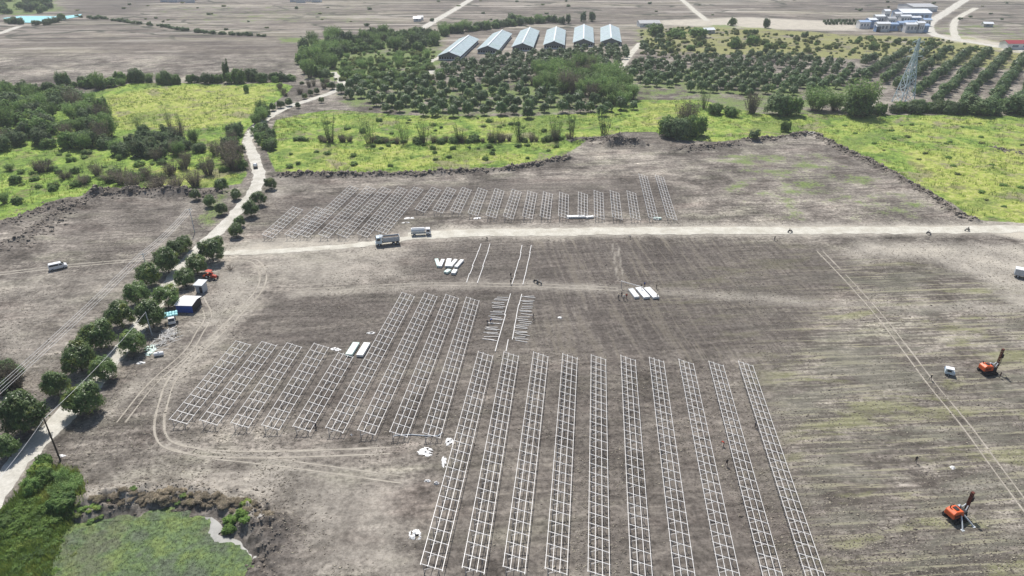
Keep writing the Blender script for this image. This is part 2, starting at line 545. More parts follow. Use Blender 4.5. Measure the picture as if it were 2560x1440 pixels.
ROAD_DUST = [(548, 634), (600, 631), (700, 627), (830, 619), (940, 607), (1030, 594)]
ROAD_WHITE = [(1020, 591), (1120, 585), (1200, 582), (1500, 579), (1970, 576), (2300, 576), (2480, 574), (2700, 570)]
ROAD_FAR = [(1025, 84), (1060, 68), (1100, 45), (1140, 22), (1180, -3), (1215, -20)]
ROAD_SHED = [(1160, 112), (1130, 130), (1095, 145), (1075, 156), (1074, 168), (1084, 185)]
ROAD_ORCH = [(1600, 108), (1575, 138), (1556, 165), (1545, 182)]
ROAD_NE = [(1690, -12), (1715, 8), (1740, 30), (1768, 52)]
ROAD_EAST = [(2430, -10), (2400, 8), (2360, 34), (2326, 56), (2322, 76), (2350, 92), (2420, 104), (2480, 114), (2560, 127), (2640, 140)]
ROAD_EAST2 = [(2440, 20), (2410, 36), (2388, 52), (2384, 76), (2392, 98)]
ROAD_NW = [(-40, 92), (0, 83), (26, 74), (50, 66)]
BANKS = [  # line, height, half width, clods
    ([(244, 490), (300, 484), (400, 484), (490, 486), (560, 492)], 2.2, 3.2),
    ([(240, 492), (200, 508), (120, 560), (50, 608), (-60, 650)], 1.1, 4.5),
    ([(-60, 590), (60, 545), (150, 508)], 0.7, 4.0),
    ([(700, 440), (780, 438), (900, 439), (1000, 438), (1100, 434), (1250, 426), (1340, 412), (1420, 396)], 1.3, 2.0),
    ([(1425, 356), (1470, 350), (1540, 350)], 1.3, 4.0),
    ([(1520, 364), (1550, 358), (1598, 362)], 3.0, 3.2),
    ([(1690, 376), (1790, 368), (1840, 360)], 1.2, 3.5),
    ([(1860, 352), (1930, 348), (1990, 340), (2036, 339), (2100, 372), (2160, 400), (2220, 430), (2300, 476), (2340, 500), (2384, 532), (2440, 554)], 1.2, 1.8),
    ([(205, 1262), (280, 1252), (360, 1238), (420, 1236), (490, 1246), (560, 1258), (620, 1276), (668, 1310)], 1.3, 3.6),
    ([(640, 1290), (672, 1330), (660, 1400), (655, 1480)], 0.9, 2.6),
    ([(2470, 372), (2520, 382), (2620, 402)], 1.2, 2.5),
    ([(190, 1170), (140, 1160), (100, 1190)], 0.5, 1.6),
]
POND = [(170, 1300), (215, 1280), (300, 1284), (415, 1266), (485, 1268), (540, 1296), (556, 1318), (545, 1332), (590, 1344), (630, 1366), (642, 1400),
        (636, 1500), (250, 1520), (100, 1500), (130, 1390), (150, 1330)]
LAKE = [(6, 46), (50, 41), (110, 41), (152, 42), (205, 36), (200, 42), (150, 51), (80, 58), (36, 56)]

for d in (GRASS, YELLOW, SCRUB, DARK, LIGHT):
    for i, a in enumerate(d):
        d[i] = (GP(a[0]), *a[1:])
OLIVE = (GP(OLIVE[0]), OLIVE[1])
TRACKS = [(smooth_line(GP(a), 6), *b) for a, *b in TRACKS]
BANKS = [(smooth_line(GP(a), 5), *b) for a, *b in BANKS]
POND_W, LAKE_W = smooth_line(np.vstack([GP(POND), GP(POND)[:1]]), 5)[:-1], GP(LAKE)


def near(x, y, pts, pad):
    return (x > pts[:, 0].min() - pad) & (x < pts[:, 0].max() + pad) & (y > pts[:, 1].min() - pad) & (y < pts[:, 1].max() + pad)


def poly_w(x, y, pts, soft):
    out = np.zeros(x.shape)
    k = near(x, y, pts, soft * 2)
    if k.any():
        out[k] = sstep(sdpoly(x[k], y[k], pts), -soft, soft)
    return out


def height(x, y):
    x, y = np.atleast_1d(np.asarray(x, float)), np.atleast_1d(np.asarray(y, float))
    z = (fbm(x, y, 0.03, 3, 5) - 0.5) * 0.5
    for pts, h, w in BANKS:
        k = near(x, y, pts, w * 3)
        if not k.any():
            continue
        xx, yy = x[k], y[k]
        d = dline(xx, yy, pts)
        d = d + (fbm(xx, yy, 0.25, 3, 11) - 0.5) * w * 1.2
        e = np.exp(-(np.maximum(d, 0) / w) ** 2)
        lump = 0.2 + 1.6 * fbm(xx, yy, 0.30, 3, 21)
        z[k] += h * e * lump + e * (fbm(xx, yy, 0.9, 2, 31) - 0.5) * 1.5
    k = near(x, y, POND_W, 6)
    if k.any():
        s = sdpoly(x[k], y[k], POND_W)
        z[k] -= 0.95 * sstep(s, -4.0, 1.2)
    return z


def gz(x, y):
    return float(height(x, y)[0])


def g_mask(x, y):
    g, ye = np.zeros(x.shape), np.zeros(x.shape)
    for pts, soft, yl in GRASS:
        w = poly_w(x, y, pts, soft)
        ye = np.maximum(ye, w * yl)
        g = np.maximum(g, w)
    for pts, soft, yl in YELLOW:
        ye = np.maximum(ye, poly_w(x, y, pts, soft) * yl)
    return g, ye


# ground grid: rows at growing distance, columns fanned out, far beyond the frame
dist = np.concatenate([np.linspace(-60, 74, 60), np.geomspace(75, 1150, 700), np.geomspace(1180, 9000, 40)])
tans = np.linspace(-1.22, 1.22, 820)
YY, TT = np.meshgrid(dist, tans, indexing='ij')
XX = TT * (np.maximum(YY, 30) + 28)
gx, gy = XX.ravel(), YY.ravel()
grass, yellow = g_mask(gx, gy)
hz = height(gx, gy)
hz += grass * (fbm(gx, gy, 0.5, 3, 41) - 0.35) * 0.9
scrub = np.zeros(gx.shape)
for pts, soft, w in SCRUB:
    scrub = np.maximum(scrub, poly_w(gx, gy, pts, soft) * w)
olive = poly_w(gx, gy, *OLIVE)
dark = np.zeros(gx.shape)
for pts, soft, w in DARK:
    dark = np.maximum(dark, poly_w(gx, gy, pts, soft) * w)
for pts, h, w in BANKS:
    k = near(gx, gy, pts, w * 3)
    dark[k] = np.maximum(dark[k], (0.0 if pts[:, 1].max() < 105 else 0.75) * np.exp(-(dline(gx[k], gy[k], pts) / w) ** 2))
    grass[k] *= 1 - 0.85 * np.exp(-(dline(gx[k], gy[k], pts) / (0.75 * w)) ** 2)
light = np.zeros(gx.shape)
for pts, soft, w in LIGHT:
    light = np.maximum(light, poly_w(gx, gy, pts, soft) * w)
light *= 1 - 0.85 * dark
for pts, gauge, w, wt in TRACKS:
    k = near(gx, gy, pts, w * 3 + 4)
    d = dline(gx[k], gy[k], pts)
    e = np.exp(-((d - gauge) / w) ** 2) * wt
    light[k] = np.maximum(light[k], e)
    if gauge:
        light[k] = np.maximum(light[k], 0.35 * wt * np.exp(-(d / (gauge * 2)) ** 2))
for rd, w in ((ROAD_GRAVEL, 3.0), (ROAD_FAR, 6), (ROAD_SHED, 4), (ROAD_ORCH, 4), (ROAD_NE, 6), (ROAD_EAST, 7), (ROAD_EAST2, 5), (ROAD_NW, 5)):
    pts = smooth_line(GP(rd), 4)
    k = near(gx, gy, pts, w * 3)
    e = np.exp(-(dline(gx[k], gy[k], pts) / w) ** 2)
    light[k] = np.maximum(light[k], e * 0.8)
    grass[k] *= 1 - 0.9 * e
terr = sstep(gy, 560, 640) * (1 - scrub)
terr2 = sstep(gy, 660, 720) * (1 - scrub)
grid_p = poly_w(gx, gy, GP([(1330, 600), (1990, 605), (2080, 680), (1960, 900), (1500, 885), (1330, 860)]), 10)
worked = poly_w(gx, gy, GP([(1900, 610), (2120, 640), (2400, 680), (2800, 800), (2900, 1700), (2080, 1700), (1900, 900), (1560, 740)]), 10)
nr, nc = YY.shape
idx = np.arange(nr * nc).reshape(nr, nc)
quads = np.stack([idx[:-1, :-1], idx[:-1, 1:], idx[1:, 1:], idx[1:, :-1]], -1).reshape(-1, 4)
gm = mesh_np('ground', np.stack([gx, gy, hz], -1), quads, [], smooth=True)
for nm, chans in (('cover', (grass, yellow, dark, light)), ('tilth', (terr, scrub, grid_p, olive)), ('sown', (worked, worked, worked, terr2))):
    at = gm.attributes.new(nm, 'FLOAT_COLOR', 'POINT')
    at.data.foreach_set('color', np.stack(chans, -1).astype(np.float32).ravel())
ground = tag(link('ground', gm), 'dry grey-brown field soil with grass and crop land', None, None, 'structure')


def soil_base(t):
    """Mottled grey-brown soil; returns colour and the fine noises."""
    p = t.pos()
    nL = t.noise(p, 0.018, 5, 0.6)
    nM = t.noise(p, 0.11, 6, 0.65)
    nF = t.noise(p, 0.95, 5, 0.72)
    st = t.noise(t.mapv(p, (0.05, 0.42, 0.1), R(-6)), 1.0, 6, 0.68, 0.4)
    k = t.math('ADD', t.math('MULTIPLY', nL, 0.45), t.math('MULTIPLY', nM, 0.55))
    c = t.ramp(k, [(0.40, (0.100, 0.088, 0.076)), (0.475, (0.180, 0.161, 0.141)), (0.54, (0.254, 0.230, 0.199)), (0.61, (0.345, 0.313, 0.264))])
    tint = t.noise(t.mapv(p, (0.03, 0.09, 0.1), R(-6)), 1.0, 4, 0.6)
    c = t.mul(c, t.rng(t.noise(p, 0.03, 4, 0.6, 0.8), 0.38, 0.62, 0.78, 1.2))
    cl = t.noise(t.mapv(p, (0.30, 0.55, 0.3), R(-6)), 1.0, 4, 0.7)
    c = t.mul(c, t.rng(nF, 0.34, 0.66, 0.5, 1.5, False))
    c = t.mul(c, t.rng(st, 0.34, 0.66, 0.66, 1.32, False))
    c = t.mul(c, t.rng(cl, 0.36, 0.64, 0.76, 1.22, False))
    c = t.mix(t.rng(tint, 0.52, 0.68, 0, 0.35), c, t.n('ShaderNodeVectorMath', {0: c, 1: (0.92, 1.03, 0.84)}, operation='MULTIPLY').outputs[0])
    c = t.mix(t.rng(tint, 0.46, 0.32, 0, 0.5), c, t.n('ShaderNodeVectorMath', {0: c, 1: (1.04, 0.96, 0.96)}, operation='MULTIPLY').outputs[0])
    return c, nL, nM, nF, st


def grass_color(t, ye, nM, nF):
    p = t.pos()
    a = t.noise(p, 0.06, 5, 0.65, 0.5)
    b = t.noise(p, 0.33, 4, 0.7)
    g = t.ramp(t.math('ADD', t.math('MULTIPLY', a, 0.5), t.math('MULTIPLY', b, 0.5)),
               [(0.40, (0.085, 0.145, 0.038)), (0.47, (0.165, 0.255, 0.055)), (0.54, (0.240, 0.350, 0.072)), (0.61, (0.320, 0.390, 0.110))])
    y = t.ramp(b, [(0.36, (0.225, 0.290, 0.062)), (0.5, (0.335, 0.385, 0.092)), (0.62, (0.430, 0.430, 0.165))])
    w = t.rng(t.math('ADD', ye, t.math('MULTIPLY', t.math('SUBTRACT', a, 0.5), 2.2)), 0.15, 0.8)
    c = t.mix(w, g, y)
    c = t.mix(t.rng(t.noise(p, 0.085, 5, 0.7), 0.53, 0.62, 0, 0.7), c, (0.200, 0.185, 0.100))
    big = t.noise(p, 0.022, 4, 0.6, 0.6)
    c = t.mix(t.rng(big, 0.53, 0.62, 0, 0.6), c, t.ramp(nF, [(0.35, (0.075, 0.125, 0.035)), (0.65, (0.190, 0.260, 0.070))]))
    c = t.mix(t.rng(t.noise(p, 0.045, 5, 0.65, 0.5), 0.57, 0.63, 0, 0.7), c, (0.235, 0.205, 0.145))
    return t.mul(c, t.rng(nF, 0.34, 0.66, 0.7, 1.25, False))


def ground_mat():
    t = NT('field_ground', 0.95, 0.1)
    p = t.pos()
    ac, at, sw = t.attr('cover'), t.attr('tilth'), t.attr('sown')
    sc = t.n('ShaderNodeSeparateColor', {0: ac.outputs['Color']}).outputs
    stl = t.n('ShaderNodeSeparateColor', {0: at.outputs['Color']}).outputs
    c, nL, nM, nF, st = soil_base(t)
    jit = t.math('ADD', t.math('MULTIPLY', t.math('SUBTRACT', nM, 0.5), 0.9), t.math('MULTIPLY', t.math('SUBTRACT', nF, 0.5), 0.5))
    jit = t.math('ADD', jit, t.math('MULTIPLY', t.math('SUBTRACT', t.noise(p, 0.035, 5, 0.7), 0.5), 1.2))

    def ragged(w, k=1.0, lo=0.3, hi=0.7):
        return t.rng(t.math('ADD', w, t.math('MULTIPLY', jit, k)), lo, hi)
    # plough marks: dark and pale streaks across the far plots, a cross pattern in the middle
    lines = t.noise(t.mapv(p, (0.0045, 0.062, 0.1), R(-3)), 1.0, 6, 0.72, 0.8)
    plot = t.noise(t.mapv(p, (0.004, 0.012, 0.1), R(8)), 1.0, 4, 0.6)
    c = t.mix(t.math('MULTIPLY', stl[0], 0.55), c, t.ramp(plot, [(0.38, (0.165, 0.140, 0.118)), (0.5, (0.240, 0.210, 0.176)), (0.6, (0.300, 0.276, 0.205))]))
    c = t.mix(t.math('MULTIPLY', stl[0], t.rng(lines, 0.48, 0.42, 0, 0.85)), c, (0.105, 0.09, 0.084))
    c = t.mix(t.math('MULTIPLY', stl[0], t.rng(lines, 0.54, 0.60, 0, 0.75)), c, (0.40, 0.37, 0.33))
    warp = t.n('ShaderNodeVectorMath', {0: t.mapv(p, (0.0085, 0.022, 0.0), R(10)), 1: t.mul(t.n('ShaderNodeTexNoise', {'Vector': p, 'Scale': 0.02, 'Detail': 3}).outputs['Color'], 0.6)}, operation='ADD').outputs[0]
    vor = t.n('ShaderNodeTexVoronoi', {'Vector': warp, 'Scale': 1.0}, feature='DISTANCE_TO_EDGE').outputs['Distance']
    vcell = t.n('ShaderNodeTexVoronoi', {'Vector': warp, 'Scale': 1.0}, feature='F1').outputs['Color']
    cellv = t.n('ShaderNodeSeparateColor', {0: vcell}).outputs[0]
    c = t.mix(t.math('MULTIPLY', stl[0], 0.85), c, t.mul(c, t.rng(cellv, 0, 1, 0.72, 1.22, False)))
    bund = t.math('MULTIPLY', t.rng(vor, 0.05, 0.015), t.rng(t.noise(p, 0.02, 3, 0.6), 0.42, 0.52))
    c = t.mix(t.math('MULTIPLY', sw.outputs['Alpha'], t.math('MULTIPLY', bund, 0.85)), c, (0.055, 0.06, 0.045))
    row = t.rng(t.noise(t.mapv(p, (0.002, 0.05, 0.1), R(-2)), 1.0, 2, 0.5, 0.5), 0.495, 0.505)
    edge = t.math('MULTIPLY', row, t.math('SUBTRACT', 1.0, row))
    c = t.mix(t.math('MULTIPLY', t.math('MULTIPLY', stl[0], sw.outputs['Alpha']), t.math('MULTIPLY', edge, 3.0)), c, (0.06, 0.055, 0.055))
    cross = t.noise(t.mapv(p, (0.55, 0.03, 0.1), R(-6)), 1.0, 4, 0.7, 0.3)
    c = t.mix(t.math('MULTIPLY', stl[2], t.rng(cross, 0.51, 0.43, 0, 0.85)), c, (0.09, 0.078, 0.068))
    c = t.mix(t.math('MULTIPLY', stl[2], t.rng(cross, 0.52, 0.585, 0, 0.75)), c, (0.33, 0.295, 0.23))
    # worked strips on the right with thin weeds
    wl = t.noise(t.mapv(p, (0.05, 0.95, 0.1), R(-4)), 1.0, 5, 0.62, 0.3)
    wk = t.n('ShaderNodeSeparateColor', {0: sw.outputs['Color']}).outputs[0]
    c = t.mix(t.math('MULTIPLY', wk, t.rng(wl, 0.49, 0.41, 0, 0.75)), c, (0.095, 0.084, 0.072))
    c = t.mix(t.math('MULTIPLY', wk, t.rng(wl, 0.53, 0.61, 0, 0.7)), c, (0.34, 0.32, 0.225))
    weed = t.noise(t.mapv(p, (0.035, 0.11, 0.1), R(-4)), 1.0, 5, 0.62, 0.4)
    c = t.mix(t.math('MULTIPLY', wk, t.rng(weed, 0.54, 0.64, 0, 0.5)), c, (0.255, 0.265, 0.125))
    c = t.mix(t.math('MULTIPLY', wk, t.rng(weed, 0.50, 0.40, 0, 0.4)), c, (0.190, 0.190, 0.150))
    dk = ragged(sc[2], 0.95, 0.02, 0.9)
    c = t.mix(t.math('MULTIPLY', dk, 0.74), c, t.mul(t.ramp(nF, [(0.34, (0.064, 0.055, 0.050)), (0.66, (0.160, 0.142, 0.127))]), t.rng(st, 0.3, 0.7, 0.75, 1.25)))
    lt = ragged(ac.outputs['Alpha'], 0.45, 0.08, 0.85)
    c = t.mix(t.math('MULTIPLY', lt, 0.9), c, t.mul(t.ramp(nF, [(0.3, (0.312, 0.284, 0.246)), (0.7, (0.455, 0.425, 0.370))]), t.rng(nM, 0.3, 0.7, 0.85, 1.1)))
    c = t.mix(t.rng(t.math('ADD', ac.outputs['Alpha'], t.math('MULTIPLY', t.math('SUBTRACT', nM, 0.5), 0.5)), 0.62, 0.95, 0, 0.8), c, (0.53, 0.49, 0.41))
    # thin cover under trees
    scv = t.math('MULTIPLY', ragged(stl[1], 2.0, 0.3, 0.75), t.rng(stl[1], 0.02, 0.2))
    cov = t.mix(at.outputs['Alpha'], t.ramp(nF, [(0.36, (0.095, 0.145, 0.048)), (0.64, (0.215, 0.285, 0.085))]),
                t.ramp(nF, [(0.36, (0.165, 0.185, 0.075)), (0.64, (0.35, 0.345, 0.125))]))
    c = t.mix(t.math('MULTIPLY', scv, 0.85), c, cov)
    gm_ = t.math('MULTIPLY', ragged(sc[0], 0.75, 0.38, 0.62), t.rng(sc[0], 0.02, 0.25))
    c = t.mix(gm_, c, grass_color(t, sc[1], nM, nF))
    cl = t.noise(p, 0.6, 6, 0.75)
    t.bump(t.math('ADD', cl, t.math('MULTIPLY', nM, 1.2)), 0.7, 0.42)
    return t.color(c)


gm.materials.append(ground_mat())


# ---------------------------------------------------------------- roads and water
def road_mat(name, a, b):
    t = NT(name, 0.95, 0.1)
    p = t.pos()
    nM, nF = t.noise(p, 0.25, 5, 0.65), t.noise(p, 1.7, 4, 0.7)
    c = t.mix(t.rng(nM, 0.3, 0.7), a, b)
    c = t.mul(c, t.rng(nF, 0.3, 0.7, 0.84, 1.1, False))
    t.bump(nF, 0.4, 0.08)
    return t.color(c)


def road(name, pts, width, m, lift=0.05, jag=0.35, label=None):
    ln = smooth_line(GP(pts), 14)
    seg = np.concatenate([[0], np.cumsum(np.hypot(*np.diff(ln, axis=0).T))])
    step = max(0.6, width * 0.12)
    s = np.arange(0, seg[-1], step)
    ln = np.stack([np.interp(s, seg, ln[:, 0]), np.interp(s, seg, ln[:, 1])], -1)
    tg = np.gradient(ln, axis=0)
    tg /= np.linalg.norm(tg, axis=1, keepdims=True) + 1e-9
    nrm = np.stack([-tg[:, 1], tg[:, 0]], -1)
    seed = sum(ord(ch) for ch in name)
    cols = []
    fr = np.linspace(-1, 1, 7)
    for f in fr:
        j = (fbm(s, s * 0 + 3 * np.sign(f) + seed, 0.35, 4, 3) - 0.5) * jag * width * (abs(f) > 0.9)
        w = width * 0.5 * f + j * np.sign(f)
        xy = ln + nrm * w[:, None] if hasattr(w, '__len__') else ln + nrm * w
        z = np.maximum(height(xy[:, 0], xy[:, 1]), height(ln[:, 0], ln[:, 1])) + lift + 0.05 * (1 - f * f)
        cols.append(np.column_stack([xy, z]))
    V = np.stack(cols, 1)
    n, mm = V.shape[:2]
    ix = np.arange(n * mm).reshape(n, mm)
    q = np.stack([ix[:-1, :-1], ix[:-1, 1:], ix[1:, 1:], ix[1:, :-1]], -1).reshape(-1, 4)[:, ::-1]
    return tag(link(name, mesh_np(name, V.reshape(-1, 3), q, m, smooth=True)), label, None, None, 'structure')


rm_pale = road_mat('pale_gravel', (0.46, 0.44, 0.385), (0.62, 0.60, 0.545))
rm_dust = road_mat('pale_dust', (0.46, 0.435, 0.37), (0.62, 0.60, 0.53))
road('gravel_road', ROAD_GRAVEL, 5.0, rm_pale, label='pale gravel road running up the left side past the mango trees')
road('dirt_road', ROAD_WHITE, 6.2, rm_dust, label='straight whitish dirt road crossing the site')
road('dirt_road', ROAD_DUST, 3.6, rm_dust, 0.045, 0.5, label='dusty track joining the gravel road to the whitish dirt road')
road('far_track', ROAD_FAR, 9.0, rm_pale, label='pale track in the far fields behind the sheds')
road('shed_track', ROAD_SHED, 4.5, rm_pale, label='pale track curving to the leftmost shed')
road('orchard_track', ROAD_ORCH, 5.0, rm_dust, label='short pale track between the two orchards')
road('far_track', ROAD_NE, 7.0, rm_dust, label='pale track at the top right of the far fields')
road('works_road', ROAD_EAST, 11.0, rm_pale, label='broad pale road past the factory buildings')
road('works_track', ROAD_EAST2, 7.0, rm_dust, label='second pale track beside the factory')
road('far_track', ROAD_NW, 7.0, rm_pale, label='pale track at the left edge below the lake')


def ruts(pts, gauge, w, m, label):
    """Pair of worn wheel ruts along a pixel line."""
    ln = smooth_line(GP(pts), 10)
    seg = np.concatenate([[0], np.cumsum(np.hypot(*np.diff(ln, axis=0).T))])
    s = np.arange(0, seg[-1], 0.45)
    ln = np.stack([np.interp(s, seg, ln[:, 0]), np.interp(s, seg, ln[:, 1])], -1)
    tg = np.gradient(ln, axis=0)
    tg /= np.linalg.norm(tg, axis=1, keepdims=True) + 1e-9
    nm = np.stack([-tg[:, 1], tg[:, 0]], -1)
    Vs, Fs, b = [], [], 0
    for sd in (-1, 1):
        wv = w * (0.35 + 1.1 * fbm(s, s * 0 + sd * 9, 0.22, 4, 5))
        gap = fbm(s, s * 0 + sd * 5, 0.12, 3, 9) > 0.22
        L, Rr = ln + nm * (sd * gauge - wv / 2)[:, None], ln + nm * (sd * gauge + wv / 2)[:, None]
        zc = np.maximum(height(L[:, 0], L[:, 1]), height(Rr[:, 0], Rr[:, 1])) + 0.03
        Vs.append(np.concatenate([np.column_stack([L, zc]), np.column_stack([Rr, zc])]))
        i = np.arange(len(s) - 1)[gap[:-1] & gap[1:]]
        Fs.append(np.stack([i, i + len(s), i + 1 + len(s), i + 1], -1) + b)
        b += 2 * len(s)
    V, F = np.vstack(Vs), np.vstack(Fs)
    e = np.cross(V[F[0, 1]] - V[F[0, 0]], V[F[0, 2]] - V[F[0, 0]])
    tag(link('tyre_track', mesh_np('tyre_track', V, F if e[2] > 0 else F[:, ::-1], m)), label, None, None, 'structure')


rm_rut = road_mat('worn_rut', (0.325, 0.295, 0.250), (0.445, 0.41, 0.35))
ruts([(600, 648), (640, 655), (658, 690), (645, 730), (600, 780), (540, 840), (480, 895), (430, 950), (408, 1010), (398, 1060),
      (405, 1095), (430, 1115), (500, 1130), (600, 1136), (760, 1134), (980, 1126)], 0.95, 0.55, rm_rut, 'paired wheel ruts looping round the left racks')
ruts([(2050, 628), (2140, 722), (2200, 790), (2270, 880), (2330, 960), (2420, 1070), (2500, 1180), (2580, 1285)], 0.95, 0.36, rm_rut, 'straight paired wheel ruts across the striped field')
ruts([(430, 1112), (520, 1136), (640, 1150), (760, 1165), (950, 1192), (1010, 1200)], 0.9, 0.35, rm_rut, 'faint paired ruts branching below the left racks')
ruts([(-40, 690), (140, 668), (330, 650), (500, 633), (548, 631)], 0.9, 0.5, rm_rut, 'paired ruts of the track the van drives on')
ruts([(740, 728), (1000, 714), (1180, 711), (1400, 716), (1545, 722)], 0.95, 0.4, rm_rut, 'paired ruts along the trodden strip above the racks')
ruts([(500, 742), (520, 790), (500, 830), (468, 880), (380, 960), (300, 1060)], 0.9, 0.4, rm_rut, 'faint ruts beside the mango trees and the tent')


def sheet(name, poly, z, m, label):
    n = len(poly)
    me = bpy.data.meshes.new(name)
    me.from_pydata([(a, b, z) for a, b in poly], [], [tuple(range(n))])
    me.materials.append(m)
    me.update()
    o = tag(link(name, me), label, None, None, 'structure')
    if me.polygons[0].normal.z < 0:
        me.flip_normals()
    return o


def water_mat(name, col, rough):
    t = NT(name, rough, 0.5)
    k = t.noise(t.pos(), 0.5, 4, 0.6)
    t.bump(t.noise(t.pos(), 2.0, 3, 0.6), 0.12, 0.05)
    return t.color(t.mul(t.mix(0.0, col, col), t.rng(k, 0.3, 0.7, 0.8, 1.15)))


sheet('pond_water', POND_W * 1.0, -0.50, water_mat('grey_pond_water', (0.30, 0.30, 0.28), 0.25), 'grey water along the edge of the weedy pond')
sheet('lake_water', LAKE_W, 0.45, water_mat('turquoise_water', (0.24, 0.60, 0.66), 0.5), 'turquoise lake in the far left corner')

# ---------------------------------------------------------------- vegetation
rs = np.random.RandomState(7)
rnd = random.Random(11)


def leaf_quads(cent, nrm, ln, wd, rr):
    """One four-cornered leaf per row: centre, facing normal, length, width."""
    n = len(cent)
    nrm = nrm / (np.linalg.norm(nrm, axis=1, keepdims=True) + 1e-9)
    r = rr.normal(size=(n, 3))
    a = np.cross(nrm, r)
    a /= np.linalg.norm(a, axis=1, keepdims=True) + 1e-9
    b = np.cross(nrm, a)
    ln = (ln * rr.uniform(0.7, 1.3, n))[:, None] * 0.5
    wd = (wd * rr.uniform(0.7, 1.3, n))[:, None] * 0.5
    V = np.stack([cent - a * ln, cent + b * wd, cent + a * ln, cent - b * wd], 1)
    return V.reshape(-1, 3)


def quad_faces(n, base=0):
    return np.arange(n * 4).reshape(n, 4) + base


def dome_crown(seed, rx, rz, zc, ncl, per, rcl, ln, wd, lump=0.22):
    """Leafy dome: clusters of leaves over a lumpy ellipsoid."""
    rr = np.random.RandomState(seed)
    d = rr.normal(size=(ncl, 3))
    d /= np.linalg.norm(d, axis=1, keepdims=True)
    d[:, 2] = np.where(d[:, 2] < -0.55, -d[:, 2], d[:, 2])
    ph = rr.uniform(0, 6, 6)
    k = 1 + lump * (np.sin(3 * d[:, 0] + ph[0]) * np.sin(3.4 * d[:, 1] + ph[1]) + 0.6 * np.sin(5 * d[:, 2] + ph[2] + 3 * d[:, 0])) + rr.normal(size=ncl) * 0.07
    k *= np.where(rr.rand(ncl) < 0.22, rr.uniform(0.55, 0.9, ncl), 1.0)
    cl = d * k[:, None] * np.array([rx, rx, rz]) + np.array([0, 0, zc])
    off = rr.normal(size=(ncl, per, 3)) * rcl * 0.55
    c = (cl[:, None, :] + off).reshape(-1, 3)
    nr = (np.repeat(d, per, 0) * 0.9 + off.reshape(-1, 3) / rcl * 0.8 + rr.normal(size=(ncl * per, 3)) * 0.45 + np.array([0, 0, 0.35]))
    return leaf_quads(c, nr, ln, wd, rr)


def trunk_mesh(name, h, r, seed, spread=1.2, nb=4):
    rr = random.Random(seed)
    mb = MB()
    mb.cyl((0, 0, -0.3), (0.05, 0.03, h * 0.5), r, r * 0.75, 8)
    for i in range(nb):
        t = 2 * PI * i / nb + rr.uniform(-0.4, 0.4)
        mid = (0.5 * spread * math.cos(t), 0.5 * spread * math.sin(t), h * 0.95)
        mb.cyl((0.05, 0.03, h * 0.45), mid, r * 0.6, r * 0.42, 6)
        mb.cyl(mid, (1.25 * spread * math.cos(t), 1.25 * spread * math.sin(t), h * 1.45), r * 0.42, r * 0.15, 6)
    return mb.mesh(name, M['bark'])


def from_leaves(name, V, m):
    return mesh_np(name, V, [quad_faces(len(V) // 4)], m)


MANGO = [from_leaves('mango_crown', dome_crown(100 + i, 3.05, 3.1, 3.75, 270, 26, 0.60, 0.62, 0.24), M['mango']) for i in range(6)]
MANGO_T = [trunk_mesh('mango_trunk', 2.4, 0.22, i) for i in range(2)]
ORCH = [from_leaves('orchard_crown', dome_crown(200 + i, 2.15, 2.4, 2.85, 130, 14, 0.5, 0.70, 0.34, 0.16), M['orchard']) for i in range(6)]
ORCH_T = [trunk_mesh('orchard_trunk', 1.3, 0.14, 40, 0.8, 3)]


def bush_crown(seed, w, h, blobs, per, ln, wd):
    """Several leaf blobs of uneven height."""
    rr = np.random.RandomState(seed)
    Vs = []
    for b in range(blobs):
        a, r = rr.uniform(0, 2 * PI), w * 0.34 * math.sqrt(rr.rand())
        br = w * rr.uniform(0.17, 0.30)
        bh = h * rr.uniform(0.30, 0.5)
        zc = rr.uniform(0.35, 0.95) * (h - bh)
        V = dome_crown(seed * 31 + b, br, bh, 0, per, 12, br * 0.30, ln, wd, 0.25)
        Vs.append(V + np.array([r * math.cos(a), r * math.sin(a), max(zc, bh * 0.7)]))
    return np.vstack(Vs)


def fan_clump(seed, w, h, stems, per, ln, wd, droop=0.25, tw=0.05):
    """Stems fanning out of the ground with narrow leaves; returns leaves and stem slivers."""
    rr = np.random.RandomState(seed)
    L, S = [], []
    for i in range(stems):
        a, q = rr.uniform(0, 2 * PI), math.sqrt(rr.rand())
        base = np.array([math.cos(a), math.sin(a), 0]) * w * 0.16 * q
        top = np.array([math.cos(a) * w * 0.5 * q * rr.uniform(0.7, 1.2), math.sin(a) * w * 0.5 * q * rr.uniform(0.7, 1.2), h * rr.uniform(0.55, 1.0)])
        t = np.linspace(0, 1, 5)[:, None]
        P = base + (top - base) * t + np.array([0, 0, 1]) * (droop * h * (t - t * t))
        sd = np.array([-math.sin(a), math.cos(a), 0]) * tw
        sd2 = np.array([math.cos(a), math.sin(a), 0]) * tw
        for k in range(4):
            for s_ in (sd, sd2):
                S.append([P[k] - s_ * (1 - k / 5), P[k] + s_ * (1 - k / 5), P[k + 1] + s_ * (0.8 - k / 5), P[k + 1] - s_ * (0.8 - k / 5)])
        u = rr.uniform(0.25, 1.0, per)
        c = np.stack([np.interp(u, t[:, 0], P[:, j]) for j in range(3)], -1) + rr.normal(size=(per, 3)) * (w * 0.055)
        L.append((c, rr.normal(size=(per, 3)) + np.array([0, 0, 0.4])))
    c = np.vstack([q[0] for q in L])
    n = np.vstack([q[1] for q in L])
    c[:, 2] = np.maximum(c[:, 2], 0.05)
    return leaf_quads(c, n, ln, wd, rr), np.array(S).reshape(-1, 3)


def clump_mesh(name, lv, sv, ml, msx):
    V = np.vstack([lv, sv])
    nl, ns = len(lv) // 4, len(sv) // 4
    return mesh_np(name, V, [quad_faces(nl + ns)], [ml, msx], [0] * nl + [1] * ns)


